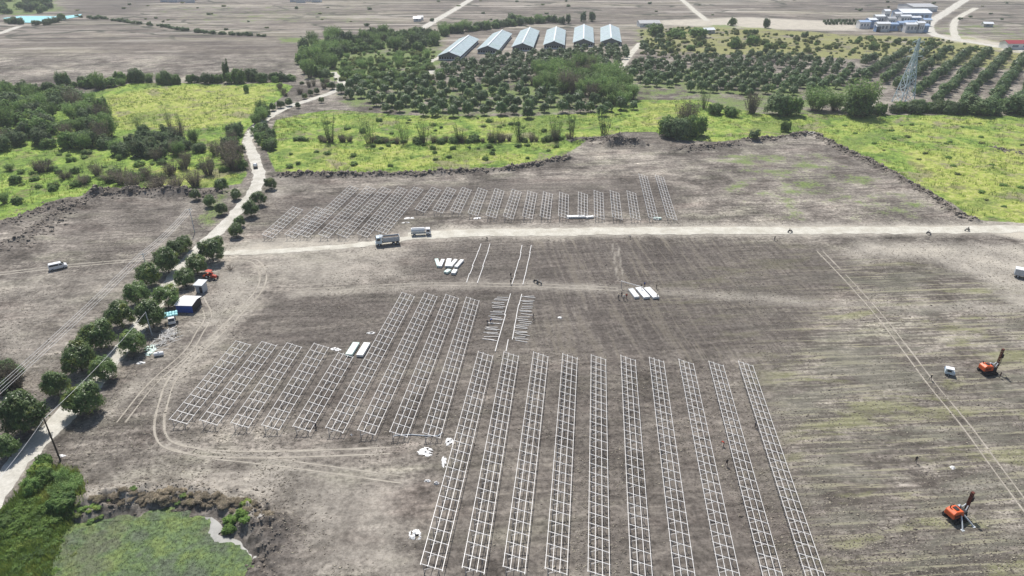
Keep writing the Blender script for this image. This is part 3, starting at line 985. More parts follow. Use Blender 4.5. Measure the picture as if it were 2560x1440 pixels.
PROTO = {
    'bush': [from_leaves('bush', bush_crown(300 + i, 5.0, 3.6, 9, 42, 0.55, 0.26), M['bush']) for i in range(4)],
    'darkbush': [from_leaves('bush', bush_crown(340 + i, 5.0, 4.4, 10, 42, 0.5, 0.22), M['darkbush']) for i in range(4)],
    'olive': [from_leaves('scrub_bush', bush_crown(380 + i, 4.6, 2.6, 6, 30, 0.55, 0.25), M['olive']) for i in range(3)],
    'weed': [from_leaves('leafy_weed', bush_crown(420 + i, 3.0, 1.7, 7, 34, 0.30, 0.16), M['weed']) for i in range(3)],
    'straw': [from_leaves('dry_tuft', bush_crown(620 + i, 3.0, 1.5, 8, 40, 0.42, 0.07), M['straw_brush']) for i in range(3)],
    'bamboo': [clump_mesh('bamboo_clump', *fan_clump(460 + i, 6.0, 6.2, 60, 46, 0.6, 0.16, 0.2, 0.035), M['bamboo'], M['bark']) for i in range(4)],
    'drybrush': [clump_mesh('dry_brush', *fan_clump(500 + i, 4.6, 5.0, 80, 14, 0.45, 0.10, 0.05, 0.045), M['drybrush'], M['drybrush']) for i in range(4)],
    'sapling': [clump_mesh('sapling_clump', *fan_clump(540 + i, 4.6, 8.0, 17, 26, 0.5, 0.13, 0.03, 0.06), M['bush'], M['bark']) for i in range(3)],
}
NAMES = dict(bush='bush', darkbush='dark_bush', olive='scrub_bush', weed='leafy_weed', straw='dry_tuft', bamboo='bamboo_clump', drybrush='dry_brush', sapling='sapling_clump')  # darkbush is an ordinary bush with darker leaves
CATS = dict(bush='bush', darkbush='shrub', olive='bush', weed='plant', straw='tuft', bamboo='bamboo', drybrush='brush', sapling='saplings')
BASE_W = dict(bush=4.8, darkbush=4.8, olive=4.4, weed=3.0, straw=3.0, bamboo=5.6, drybrush=4.0, sapling=4.4)
BASE_H = dict(bush=3.6, darkbush=4.2, olive=2.6, weed=1.7, straw=1.5, bamboo=6.6, drybrush=4.8, sapling=7.6)


def plant(kind, x, y, w, h, label, group):
    me = rnd.choice(PROTO[kind])
    o = link(NAMES[kind], me, None, (x, y, gz(x, y) - 0.08), rnd.uniform(0, 6.28), (w / BASE_W[kind],) * 2 + (h / BASE_H[kind],))
    return tag(o, label, CATS[kind], group)


def plant_px(kind, px, py, wpx, hpx, label, group=None):
    """Plant whose foot is at the pixel, wpx wide and hpx tall in the photograph."""
    p = G(px, py)
    k = ppm(py)
    dep = math.atan2(CAMH, math.hypot(p.x, p.y))
    return plant(kind, p.x, p.y, wpx / k, hpx / k / math.cos(dep), label, group)


def mesh_arrays(me):
    v = np.empty(len(me.vertices) * 3, np.float32)
    me.vertices.foreach_get('co', v)
    mi = np.empty(len(me.polygons), np.int32)
    me.polygons.foreach_get('material_index', mi)
    return v.reshape(-1, 3), mi


def scatter(poly, n, kinds, wr, hf, labels, group, gap=0.5, line=None, jit=2.0, stuff=None):
    """Plants inside a pixel polygon (or along a pixel line); stuff names the one object of a mass nobody could count."""
    heap, hm, mats = [], [], []
    pts = []
    tries = 0
    W = GP(poly)
    lo, hi = W.min(0), W.max(0)
    if line:
        ln = smooth_line(W, 6)
        seg = np.concatenate([[0], np.cumsum(np.hypot(*np.diff(ln, axis=0).T))])
    while len(pts) < n and tries < n * 60:
        tries += 1
        if line:
            s_ = rnd.uniform(0, seg[-1])
            x = float(np.interp(s_, seg, ln[:, 0])) + rnd.uniform(-jit, jit)
            y = float(np.interp(s_, seg, ln[:, 1])) + rnd.uniform(-jit, jit)
        else:
            x, y = rnd.uniform(lo[0], hi[0]), rnd.uniform(lo[1], hi[1])
            if not inside(np.array([x]), np.array([y]), W)[0]:
                continue
        w = rnd.uniform(*wr)
        if any(math.hypot(x - a, y - b) < gap * (w + c) * 0.5 for a, b, c in pts):
            continue
        pts.append((x, y, w))
    for x, y, w in pts:
        kind = rnd.choices(list(kinds), list(kinds.values()))[0]
        h = w * BASE_H[kind] / BASE_W[kind] * hf * rnd.uniform(0.8, 1.2)
        if stuff:
            me = rnd.choice(PROTO[kind])
            v, mi = mesh_arrays(me)
            a, s1, s2 = rnd.uniform(0, 6.28), w / BASE_W[kind], h / BASE_H[kind]
            v = np.stack([(v[:, 0] * math.cos(a) - v[:, 1] * math.sin(a)) * s1 + x, (v[:, 0] * math.sin(a) + v[:, 1] * math.cos(a)) * s1 + y,
                          v[:, 2] * s2 + gz(x, y) - 0.08], -1)
            for mm in me.materials:
                if mm not in mats:
                    mats.append(mm)
            heap.append(v)
            hm.append(np.array([mats.index(mm) for mm in me.materials])[mi])
            continue
        plant(kind, x, y, w, h, labels[kind] if isinstance(labels, dict) else labels, group)
    if stuff:
        V = np.vstack(heap)
        tag(link(stuff, mesh_np(stuff, V, [quad_faces(len(V) // 4)], mats, np.concatenate(hm))), labels, group, None, 'stuff')


# --- mango trees lining the gravel road: crown centre pixel, crown width in pixels, label
def mango(px, py, wpx, label, group='mango trees along the gravel road', hs=1.0):
    wpx *= 0.88
    hc = 3.7 * wpx / ppm(py) / 6.9
    p = G(px, py, hc)
    s = wpx / (FPX / ((CAMH - hc) / (SP + (py - 720) / FPX * CP))) / 6.9
    z = gz(p.x, p.y)
    t = empty('mango_tree', (p.x, p.y, z), rnd.uniform(0, 6.28), label, 'tree', group)
    link('crown', rnd.choice(MANGO), t, None, None, (s, s, s * hs))
    link('trunk', rnd.choice(MANGO_T), t, None, None, (s, s, s * hs))


for a in [
    (18, 1118, 64, 'dark mango tree cut by the left edge of the photo, beside the gravel road'),
    (56, 1035, 118, 'widest mango tree, yellowish on top, under the power lines at the left edge'),
    (136, 962, 68, 'round dark mango tree on the field side, above the widest one by the edge'),
    (194, 893, 84, 'tall mango tree left of the road where the wires fade out'),
    (243, 838, 82, 'mango tree with yellow-green top on the left of the road opposite the plastic heap'),
    (298, 786, 72, 'grey-green mango tree left of the road, level with the aqua crates'),
    (340, 733, 64, 'mango tree with yellow-green right flank, left of the road near the blue tent'),
    (371, 688, 62, 'grey-green mango tree left of the road in front of a thin utility pole'),
    (415, 652, 66, 'yellow-green mango tree at the left side of the road crossing'),
    (440, 622, 50, 'bright mango tree behind the yellow-green one at the crossing'),
    (459, 608, 40, 'small dark mango tree farthest up the left row by the crossing'),
    (208, 998, 90, 'big mango tree right of the road casting a dark shadow on the bare soil'),
    (255, 922, 66, 'mango tree right of the road between the big one and the plastic heap'),
    (328, 855, 66, 'yellow-topped mango tree right of the road beside the plastic heap'),
    (376, 786, 76, 'broad mango tree behind the short pole on the right of the road'),
    (415, 741, 64, 'dense mango tree right of the road beside the blue tent'),
    (461, 694, 50, 'light olive mango tree right of the road beside the grey hut'),
    (490, 661, 54, 'grey-green mango tree beside the red machine'),
    (527, 624, 64, 'mango tree at the corner where the dirt road leaves the gravel road'),
    (542, 606, 34, 'small mango tree tucked behind the one at the road corner'),
    (588, 575, 38, 'olive mango tree on the right of the road with a detached shadow'),
    (598, 553, 30, 'small mango tree directly behind the olive one on the right of the road'),
    (626, 522, 42, 'dark mango tree right of the road at the left end of the far racks'),
    (645, 496, 38, 'yellow-topped mango tree right of the road above the dark one'),
    (676, 458, 32, 'dark slender mango tree by the end of the green field bank'),
    (552, 522, 32, 'round mango tree on the grass strip left of the road'),
    (523, 502, 32, 'brownish mango tree at the corner of the brown field'),
    (553, 464, 36, 'dark mango tree left of the road near the soil bank'),
    (589, 486, 28, 'small dark mango tree close to the left road edge'),
    (488, 487, 28, 'dark bushy mango tree at the end of the soil bank'),
]:
    mango(*a)
for a in [(668, 283), (681, 268), (701, 261), (722, 256), (762, 240), (803, 250), (776, 232), (745, 264), (792, 228), (830, 214)]:
    mango(a[0], a[1], rnd.uniform(15, 20), 'small dark mango tree along the upper gravel road before the orchard', 'small mango trees along the upper gravel road')

# --- orchards: rows of round trees; the 300 largest are trees of their own
MOUND = [(1318, 205), (1378, 178), (1440, 168), (1520, 182), (1565, 222), (1592, 262), (1540, 268), (1480, 252), (1400, 238), (1330, 224)]
orch = []


def orchard(poly, dx, dy, ang, jit, keep, size, block, holes=(), stag=True):
    W = GP(poly)
    H_ = [GP(h) for h in holes]
    c, s = math.cos(ang), math.sin(ang)
    cx, cy = W.mean(0)
    r = np.abs(W - W.mean(0)).max() * 1.5
    for i in range(int(-r / dx), int(r / dx) + 1):
        for j in range(int(-r / dy), int(r / dy) + 1):
            u, v = i * dx + rnd.uniform(-jit, jit) * dx + (0.5 * dx if j % 2 and stag else 0), j * dy + rnd.uniform(-jit, jit) * dy
            x, y = cx + u * c - v * s, cy + u * s + v * c
            a, b = np.array([x]), np.array([y])
            if inside(a, b, W)[0] and not any(inside(a, b, h)[0] for h in H_) and rnd.random() < keep:
                orch.append((x, y, rnd.uniform(*size), block))


orchard([(838, 238), (900, 205), (1000, 200), (1130, 205), (1320, 200), (1330, 228), (1500, 262), (1592, 268), (1588, 285), (1450, 296), (1250, 298),
         (1050, 294), (930, 283)], 8.8, 13.5, R(8), 0.2, 0.86, (4.8, 6.6), 'front of the middle orchard', [MOUND])
orchard([(1095, 196), (1106, 172), (1160, 158), (1200, 146), (1280, 139), (1400, 133), (1480, 126), (1572, 118), (1578, 136), (1545, 165), (1530, 182), (1440, 164), (1370, 176), (1315, 200)],
        7.2, 10.5, R(12), 0.22, 0.9, (4.4, 6.2), 'back of the middle orchard', [MOUND])
orchard([(1560, 185), (1600, 160), (1760, 150), (1960, 140), (2110, 165), (2180, 205), (2060, 235), (1880, 245), (1720, 232), (1590, 215)],
        8.0, 12.0, R(-10), 0.2, 0.92, (4.6, 6.4), 'right-hand orchard')
orchard([(1600, 120), (1660, 90), (1700, 130), (1640, 160)], 9, 15, R(-10), 0.3, 0.6, (4.5, 6), 'right-hand orchard')
orchard([(2135, 190), (2160, 152), (2300, 128), (2600, 140), (2760, 170), (2760, 278), (2500, 272), (2320, 262), (2295, 240), (2240, 225)],
        13.5, 7.0, R(-38), 0.1, 0.9, (4.8, 6.8), 'far right orchard beside the pylon', (), False)
orch.sort(key=lambda o: o[1])
block_label = {
    'front of the middle orchard': ('round dark mango tree in the open front rows of the middle orchard', 'trees in the front rows of the middle orchard'),
    'back of the middle orchard': ('round dark mango tree in the dense back rows below the sheds', 'trees in the back rows of the middle orchard'),
    'right-hand orchard': ('round grey-green mango tree in the orchard between the tall scrub and the pylon', 'trees in the right-hand orchard'),
    'far right orchard beside the pylon': ('dark mango tree in the slanting orchard rows beside the lattice pylon', 'trees in the slanting rows by the pylon'),
}
for x, y, w, b in orch[:295]:
    s = w / 4.8
    lb, gr = block_label[b]
    t = empty('orchard_tree', (x, y, gz(x, y)), rnd.uniform(0, 6.28), lb, 'tree', gr)
    sz = s * rnd.uniform(0.85, 1.08)
    link('crown', rnd.choice(ORCH), t, None, None, (s, s, sz))
    link('trunk', ORCH_T[0], t, None, None, (s, s, sz))
far = []
for i, (x, y, w, b) in enumerate(orch[295:]):
    s = w / 4.8
    V = dome_crown(900 + i % 9, 2.3, 2.2, 2.7, 80, 9, 0.5, 0.85, 0.42, 0.16)
    ca = rnd.uniform(0, 6.28)
    V = np.stack([V[:, 0] * math.cos(ca) - V[:, 1] * math.sin(ca), V[:, 0] * math.sin(ca) + V[:, 1] * math.cos(ca), V[:, 2]], -1) * s
    far.append(V + np.array([x, y, gz(x, y)]))
if far:
    tag(link('orchard', from_leaves('orchard', np.vstack(far), M['orchard'])), 'distant closely planted orchard rows behind the nearer trees', 'orchard', None, 'stuff')

# --- scrub, brush and bamboo
L_thick = dict(bush='leafy green bush in the thicket at the left edge', darkbush='dark bush in the thicket at the left edge',
               bamboo='feathery green clump in the thicket at the left edge', drybrush='brown brush in the thicket at the left edge')
scatter([(-60, 240), (110, 238), (215, 250), (290, 305), (300, 342), (240, 376), (120, 372), (-60, 378)], 85,
        dict(bush=4, darkbush=4, bamboo=4, drybrush=1.5), (6, 11), 1.0, L_thick, 'plants of the left thicket', 0.55)
scatter([(248, 372), (330, 350), (420, 345), (505, 362), (495, 388), (380, 400), (300, 392)], 30, dict(darkbush=5, bamboo=1, drybrush=1), (4.5, 8), 1.0,
        dict(darkbush='dark bush in the thorny clump inside the left green field', bamboo='feathery clump on the dark thorny clump in the left green field',
             drybrush='grey brush in the dark thorny clump in the left green field'), 'plants of the dark clump in the left field', 0.5)
for i, (a, b, w, h) in enumerate([(245, 440, 24, 26), (304, 462, 34, 32), (334, 474, 36, 36), (370, 448, 22, 28), (398, 466, 32, 28), (430, 440, 30, 30), (462, 424, 22, 28),
                                  (490, 466, 36, 36), (522, 438, 30, 38), (468, 408, 24, 26), (575, 405, 42, 46), (585, 425, 40, 40), (205, 462, 28, 20), (385, 474, 40, 20),
                                  (440, 474, 36, 24), (540, 388, 24, 30), (110, 430, 40, 26), (165, 448, 24, 18), (395, 400, 26, 26), (275, 456, 30, 22)]):
    plant_px('drybrush', a, b, w * 1.35, h * 1.25, 'grey-brown upright brush standing in yellow-green grass above the left soil bank', 'upright brush above the left soil bank')
scatter([(-40, 236), (110, 230), (200, 214), (260, 222), (330, 205), (400, 208), (445, 212)], 40, dict(bush=3, darkbush=3, bamboo=2), (4, 9), 1.1,
        dict(bush='green bush on the edge of the big bare field at upper left', darkbush='dark bush on the edge of the big bare field at upper left',
             bamboo='feathery clump on the edge of the big bare field at upper left'), 'bushes edging the big bare field', 0.4, True, 3)
scatter([(440, 205), (520, 208), (600, 198), (660, 205), (740, 200)], 24, dict(bush=2, darkbush=4), (4, 8), 1.0,
        dict(bush='green bush behind the yellow field, below the bare field', darkbush='dark bush behind the yellow field, below the bare field'),
        'bushes behind the yellow field', 0.4, True, 2.5)
plant_px('darkbush', 571, 207, 16, 52, 'tall narrow dark tree sticking up behind the yellow field')
plant_px('bush', 592, 208, 40, 36, 'round bush beside the tall narrow tree behind the yellow field')
plant_px('bush', 618, 232, 14, 20, 'small lone bush on the yellow field')
for a, b in ((350, 330), (455, 325), (425, 318)):
    plant_px('sapling', a, b, 26, 46, 'thin bare saplings on the yellow field at left', 'thin saplings on the yellow field')
scatter([(752, 120), (835, 88), (860, 110), (850, 150), (820, 196), (772, 200), (748, 165)], 46, dict(bush=3, bamboo=4, darkbush=1.5), (6, 11), 1.1,
        dict(bush='green tree in the small wood at the right end of the bare field', bamboo='feathery tree in the small wood at the right end of the bare field',
             darkbush='dark tree in the small wood at the right end of the bare field'), 'small wood at the end of the bare field', 0.45)
scatter([(820, 120), (900, 92), (1000, 86), (1090, 92), (1100, 108), (1060, 128), (950, 128), (860, 140)], 80, dict(bush=4, darkbush=4, bamboo=1.5), (6, 11), 1.0,
        'mixed green tree belt left of the sheds', 'trees', 0.42, stuff='tree_belt')
scatter([(1090, 92), (1140, 82), (1200, 76), (1290, 62), (1370, 56), (1420, 56)], 44, dict(bush=3, darkbush=3, bamboo=1), (6, 11), 1.05,
        'mixed green tree belt behind the sheds', 'trees', 0.35, True, 5, stuff='tree_belt')
for a in ((1420, 58, 12, 20), (1458, 54, 14, 22), (1480, 54, 14, 24), (1404, 60, 16, 18)):
    plant_px('darkbush', *a, 'dark tall tree standing right behind the middle sheds', 'tall trees right behind the middle sheds')
scatter([(850, 205), (870, 155), (1060, 138), (1085, 165), (1110, 196), (1120, 215), (1060, 232), (900, 225)], 85, dict(bamboo=3, bush=3, olive=3), (4, 8), 0.9,
        dict(bamboo='feathery scrub left of the middle orchard', bush='green scrub left of the middle orchard', olive='olive scrub left of the middle orchard'),
        'scrub left of the middle orchard', 0.5)
scatter(MOUND, 85, dict(bamboo=6, bush=2, drybrush=1.2), (7, 12), 0.95,
        dict(bamboo='feathery green clump in the tall scrub amid the middle orchard', bush='green bush in the tall scrub amid the middle orchard',
             drybrush='brownish brush in the tall scrub amid the middle orchard'), 'tall scrub amid the middle orchard', 0.42)
scatter([(1600, 78), (1760, 70), (2000, 92), (2180, 96), (2330, 100), (2180, 138), (1960, 132), (1800, 140), (1640, 160), (1600, 130)], 95,
        dict(olive=7, bush=2, darkbush=0.7), (3.5, 7.5), 0.95,
        dict(olive='olive scrub on the dry ground behind the right orchard', bush='green bush on the dry ground behind the right orchard',
             darkbush='dark bush on the dry ground behind the right orchard'), 'scrub behind the right orchard', 0.6)
for a in ((1835, 120, 30, 26), (1880, 112, 30, 22), (1916, 70, 14, 24), (1830, 64, 20, 18), (1745, 92, 44, 22), (1690, 95, 40, 24), (1640, 88, 40, 26), (2325, 118, 26, 18)):
    plant_px('bush' if a[0] != 1916 else 'darkbush', *a, 'large green bush standing out of the olive scrub behind the right orchard', 'large bushes in the olive scrub')
for k, a in (('darkbush', (1690, 345, 56, 52)), ('bush', (1735, 340, 52, 50)), ('drybrush', (1715, 330, 60, 80)), ('bush', (1668, 338, 48, 44))):
    plant_px(k, *a, 'part of the big dark bush cluster above the soil heaps', 'big dark bush cluster above the soil heaps')
plant_px('darkbush', 1940, 288, 60, 48, 'left half of the domed dark bush group at the foot of the right orchard')
plant_px('bush', 1970, 287, 56, 46, 'right half of the domed dark bush group at the foot of the right orchard')
plant_px('drybrush', 1878, 284, 42, 52, 'brown upright brush left of the domed dark bushes')
plant_px('bamboo', 2040, 276, 70, 60, 'pale feathery clump right of the domed dark bushes')
plant_px('bamboo', 2085, 276, 50, 50, 'second pale feathery clump, next to the tall bamboo')
plant_px('bamboo', 2146, 290, 84, 98, 'tallest bamboo clump with bright top, left of the pylon')
plant_px('darkbush', 2140, 290, 70, 60, 'dark foot of the tallest bamboo clump left of the pylon')
plant_px('sapling', 1760, 272, 34, 48, 'grey sapling group at the left end of the right orchard')
plant_px('bush', 1790, 285, 40, 26, 'low green bush in front of the right orchard')
plant_px('bush', 1825, 290, 34, 22, 'small low bush in front of the right orchard')
plant_px('bush', 1963, 330, 20, 26, 'lone weed bush on the yellow grass near the soil bank')
plant_px('darkbush', 1883, 352, 26, 20, 'dark bush on the soil bank at the top of the right field')
scatter([(2180, 284), (2300, 278), (2400, 282), (2560, 280), (2660, 282)], 46, dict(bush=3, darkbush=4), (4.5, 9), 0.95,
        dict(bush='green bush in the hedge under the pylon orchard', darkbush='dark bush in the hedge under the pylon orchard'), 'hedge under the pylon orchard', 0.35, True, 4)
plant_px('darkbush', 2440, 284, 76, 44, 'largest dark bush in the hedge under the pylon orchard')
plant_px('darkbush', 2545, 284, 70, 44, 'large dark bush at the right end of the hedge')
for i, a in enumerate([(825, 357, 44, 66), (925, 359, 46, 60), (1014, 362, 36, 54), (1060, 357, 40, 56), (1150, 357, 40, 50), (1300, 352, 44, 60), (1392, 350, 40, 62),
                       (1430, 352, 30, 70), (1512, 335, 50, 60), (1235, 357, 36, 36)]):
    plant_px('sapling', *a, 'tall thin saplings standing in the green strip below the middle orchard', 'tall saplings in the green strip')
scatter([(730, 352), (900, 357), (1100, 357), (1300, 354), (1430, 352)], 44, dict(drybrush=3, bush=2), (3, 5.5), 0.75,
        dict(drybrush='grey-green reed tuft in the ditch line across the green strip', bush='low bush in the ditch line across the green strip'),
        'plants in the ditch line', 0.3, True, 1.5)
scatter([(640, 318), (668, 330), (690, 360), (684, 385), (662, 372), (650, 345)], 18, dict(bush=3, darkbush=3), (4, 6.5), 1.0,
        dict(bush='green bush on the right verge of the gravel road bend', darkbush='dark bush on the right verge of the gravel road bend'), 'bushes on the right verge of the road bend', 0.5)
scatter([(560, 330), (605, 330), (600, 370), (610, 420), (585, 440), (560, 390)], 20, dict(bush=2, drybrush=3, darkbush=2), (3.5, 6), 1.0,
        dict(bush='green bush on the left verge of the gravel road', darkbush='dark bush on the left verge of the gravel road', drybrush='dry brush on the left verge of the gravel road'),
        'bushes on the left verge of the road', 0.5)
scatter([(640, 312), (648, 285), (668, 275), (672, 300)], 9, dict(bush=2, bamboo=3), (4, 7), 1.1,
        dict(bush='green bush where the gravel road leaves the green fields', bamboo='feathery clump where the gravel road leaves the green fields'), 'bushes at the road narrows', 0.5)
scatter([(0, 385), (230, 385), (420, 405), (560, 400), (580, 440), (240, 470), (0, 520)], 46, dict(weed=4, bush=2, bamboo=1), (2.5, 5), 0.8,
        'low leafy cover of the left green field', 'ground cover', 0.9, stuff='ground_cover')
scatter([(700, 300), (1560, 298), (1460, 345), (1300, 408), (720, 425)], 60, dict(weed=4, bush=1.2), (2, 4), 0.8,
        'low leafy cover of the middle green strip', 'ground cover', 1.0, stuff='ground_cover')
scatter([(2050, 300), (2560, 300), (2600, 540), (2430, 545), (2250, 430)], 30, dict(weed=3, olive=2), (1.6, 3.2), 0.6,
        'low tufts over the yellow-green field at right', 'ground cover', 1.2, stuff='ground_cover')
scatter([(-20, 0), (120, 0), (150, 20), (100, 34), (0, 36)], 26, dict(bush=3, darkbush=2), (8, 14), 1.0,
        'green trees in the far top left corner above the lake', 'trees', 0.4, stuff='far_trees')
scatter([(180, 40), (235, 48), (250, 46), (330, 58), (400, 66), (470, 78), (560, 86), (670, 92)], 70, dict(darkbush=1), (3, 6), 0.7,
        'long low dark hedge line between the far bare fields', 'hedge', 0.2, True, 1.5, stuff='hedge_line')
scatter([(10, 58), (60, 60), (110, 62), (150, 54)], 12, dict(darkbush=1), (5, 9), 0.8, 'dark shrub on the near shore of the lake', 'shrubs on the lake shore', 0.3, True, 3)
plant_px('bush', 154, 51, 18, 16, 'round green tree at the right end of the lake')
scatter([(700, 210), (830, 205), (860, 212), (780, 230), (690, 250)], 14, dict(drybrush=2, bush=1), (3, 5), 0.8,
        dict(drybrush='brown brush on the dry patch beside the upper gravel road', bush='green bush on the dry patch beside the upper gravel road'),
        'brush beside the upper gravel road', 0.6)
scatter([(1595, 78), (1760, 66), (2000, 90), (2330, 96), (2560, 135), (2200, 150), (1960, 145), (1800, 150), (1640, 170), (1600, 140)], 420,
        dict(olive=7, bush=1), (1.8, 4.0), 0.9, 'low olive scrub covering the dry ground behind the right orchard', 'scrub', 0.7, stuff='scrub_cover')
scatter([(840, 235), (900, 205), (1100, 190), (1330, 200), (1590, 270), (1590, 292), (1200, 300), (950, 290)], 160,
        dict(olive=3, weed=3), (1.2, 2.6), 0.7, 'low weeds between the rows of the middle orchard', 'ground cover', 0.8, stuff='ground_cover')
scatter([(760, 120), (1090, 105), (1095, 150), (1075, 185), (1000, 205), (880, 205), (770, 190)], 260,
        dict(olive=4, bush=2, bamboo=1), (1.8, 4.2), 0.85, 'low green scrub covering the ground left of the sheds', 'scrub', 0.7, stuff='scrub_cover')
# near left corner
scatter([(66, 1228), (80, 1185), (112, 1158), (142, 1170), (132, 1200), (96, 1240)], 11, dict(weed=3, bush=2), (2.0, 3.4), 1.25,
        dict(weed='broad-leaved plant on the road verge by the leaning pole', bush='dark bush on the road verge by the leaning pole'), 'verge plants by the near pole', 0.45)
scatter([(135, 1280), (140, 1225), (165, 1190), (195, 1200), (205, 1250), (185, 1300)], 10, dict(bamboo=3, bush=1), (2.2, 3.6), 0.9,
        dict(bamboo='feathery bush between the near pole and the pond', bush='green bush between the near pole and the pond'), 'feathery bushes above the pond', 0.45)
scatter([(-40, 1300), (30, 1262), (90, 1250), (140, 1290), (160, 1330), (120, 1450), (-40, 1460)], 80, dict(weed=6, bush=1), (1.4, 2.8), 0.75,
        'leafy weeds in the green corner left of the pond', 'ground cover', 0.5, stuff='ground_cover')
scatter([(560, 1300), (620, 1290), (640, 1310), (600, 1335), (565, 1325)], 9, dict(weed=1), (1.4, 2.6), 0.9, 'leafy weed on the pond outlet beside the soil bank', 'weeds at the pond outlet', 0.45)
scatter([(-30, 930), (30, 935), (60, 985), (-30, 990)], 8, dict(darkbush=2, drybrush=2), (3, 5), 1.0,
        dict(darkbush='dark bush behind the widest mango tree at the left edge', drybrush='grey brush behind the widest mango tree at the left edge'), 'brush behind the widest mango tree', 0.5)
scatter([(405, 1230), (470, 1240), (430, 1262), (390, 1258)], 6, dict(straw=1), (1.6, 2.4), 0.8, 'dry straw tuft on the soil bank above the pond', 'dry tufts on the pond bank', 0.5)

# --- standing grass and pond weed: uncountable blades
xs, ys = [], []
for pts, n in ((GRASS[0][0], 12000), (GRASS[1][0], 17000), (GRASS[2][0], 9000)):
    lo, hi = pts.min(0), pts.max(0)
    xs.append(rs.uniform(lo[0], hi[0], n))
    ys.append(rs.uniform(lo[1], hi[1], n))
bx, by = np.concatenate(xs), np.concatenate(ys)
gk, _ = g_mask(bx, by)
pt = fbm(bx, by, 0.07, 4, 77)
rd = dline(bx, by, smooth_line(GP(ROAD_GRAVEL), 4))
k = (gk > 0.55) & (rs.rand(len(bx)) < sstep(pt, 0.3, 0.55)) & (rd > 4)
bx, by = bx[k], by[k]
bz = height(bx, by)


def blades(x, y, z, per, hr, spread, wd):
    n = len(x)
    X, Y, Z = np.repeat(x, per), np.repeat(y, per), np.repeat(z, per)
    m = n * per
    a = rs.uniform(0, 2 * PI, m)
    X, Y = X + rs.normal(size=m) * spread, Y + rs.normal(size=m) * spread
    hh = rs.uniform(*hr, m)
    le = rs.uniform(0.05, 0.5, m) * hh
    ca, sa = np.cos(a), np.sin(a)
    A = np.stack([X - sa * wd, Y + ca * wd, Z - 0.1], -1)
    B = np.stack([X + sa * wd, Y - ca * wd, Z - 0.1], -1)
    T = np.stack([X + ca * le, Y + sa * le, Z + hh], -1)
    V = np.stack([A, B, T], 1).reshape(-1, 3)
    return V, np.arange(m * 3).reshape(m, 3)


def grass_mat(name, stops):
    t = NT(name, 0.8, 0.2)
    p = t.pos()
    a = t.noise(p, 0.06, 5, 0.65, 0.5)
    b = t.noise(p, 0.33, 4, 0.7)
    c = t.ramp(t.math('ADD', t.math('MULTIPLY', a, 0.5), t.math('MULTIPLY', b, 0.5)), stops)
    t.put(t.b.inputs['Base Color'], c)
    tr = t.n('ShaderNodeBsdfTranslucent', {'Color': c})
    mx = t.n('ShaderNodeMixShader', {0: 0.3, 1: t.b.outputs[0], 2: tr.outputs[0]})
    t.put(t.t.nodes['Material Output'].inputs['Surface'], mx.outputs[0])
    return t.m


V, F = blades(bx, by, bz, 7, (0.5, 1.5), 0.45, 0.10)
tag(link('tall_grass', mesh_np('tall_grass', V, F, grass_mat('tall_grass', [(0.38, (0.150, 0.225, 0.058)), (0.47, (0.205, 0.290, 0.070)), (0.54, (0.295, 0.365, 0.092)), (0.62, (0.41, 0.42, 0.145))]))),
    'tall yellow-green grass growing over the fields', 'grass', None, 'stuff')
WEED = GP([(140, 1300), (208, 1276), (300, 1279), (412, 1262), (440, 1268), (476, 1272), (508, 1288), (522, 1302), (524, 1330), (538, 1346), (576, 1352), (606, 1368),
           (624, 1386), (634, 1412), (628, 1500), (250, 1520), (80, 1500), (118, 1392)])
WEED = smooth_line(np.vstack([WEED, WEED[:1]]), 14)[:-1]
WEED = WEED + np.stack([fbm(WEED[:, 0], WEED[:, 1], 0.9, 3, 91) - 0.5, fbm(WEED[:, 0], WEED[:, 1], 0.9, 3, 92) - 0.5], -1) * 1.5
lo, hi = WEED.min(0), WEED.max(0)
wx, wy = rs.uniform(lo[0], hi[0], 9000), rs.uniform(lo[1], hi[1], 9000)
k = sdpoly(wx, wy, WEED) > 0.5 * (fbm(wx, wy, 0.5, 3, 8) - 0.2)
wx, wy = wx[k], wy[k]
V, F = blades(wx, wy, np.full(len(wx), -0.48), 6, (0.06, 0.24), 0.16, 0.04)
wt = NT('pond_weed', 0.8, 0.25)
p_ = wt.pos()
ka = wt.noise(p_, 0.16, 5, 0.65)
kb = wt.noise(p_, 1.6, 4, 0.7)
wc = wt.ramp(ka, [(0.40, (0.110, 0.138, 0.088)), (0.5, (0.120, 0.178, 0.074)), (0.58, (0.160, 0.215, 0.072))])
wc = wt.mix(wt.rng(wt.noise(p_, 0.09, 4, 0.6), 0.52, 0.6, 0, 0.45), wc, (0.150, 0.150, 0.090))
wt.color(wt.mul(wc, wt.rng(kb, 0.3, 0.7, 0.6, 1.25)))
wv = np.vstack([V, np.column_stack([WEED, np.full(len(WEED), -0.465)])])
me = bpy.data.meshes.new('pond_weed')
me.from_pydata([tuple(v) for v in wv], [], [tuple(f) for f in F] + [tuple(range(len(V) + len(WEED) - 1, len(V) - 1, -1))])
me.materials.append(wt.m)
me.update()
if me.polygons[-1].normal.z < 0:
    me.polygons[-1].flip()
tag(link('pond_weed', me), 'green water weed covering most of the pond', 'water weed', None, 'stuff')

scatter([(100, 1300), (200, 1268), (300, 1270), (240, 1300), (190, 1350), (170, 1450), (90, 1450)], 70, dict(weed=4, olive=2), (0.9, 2.0), 0.5,
        'low yellow-green growth along the left shore of the pond', 'ground cover', 0.6, stuff='ground_cover')
scatter([(215, 1258), (330, 1240), (480, 1240), (620, 1262), (680, 1310), (640, 1300), (540, 1270), (420, 1256), (300, 1268)], 90, dict(straw=9, weed=0.6, drybrush=0.4), (0.9, 2.2), 0.5,
        'dry tangled tufts along the soil bank above the pond', 'dry tufts', 0.45, stuff='dry_tufts')
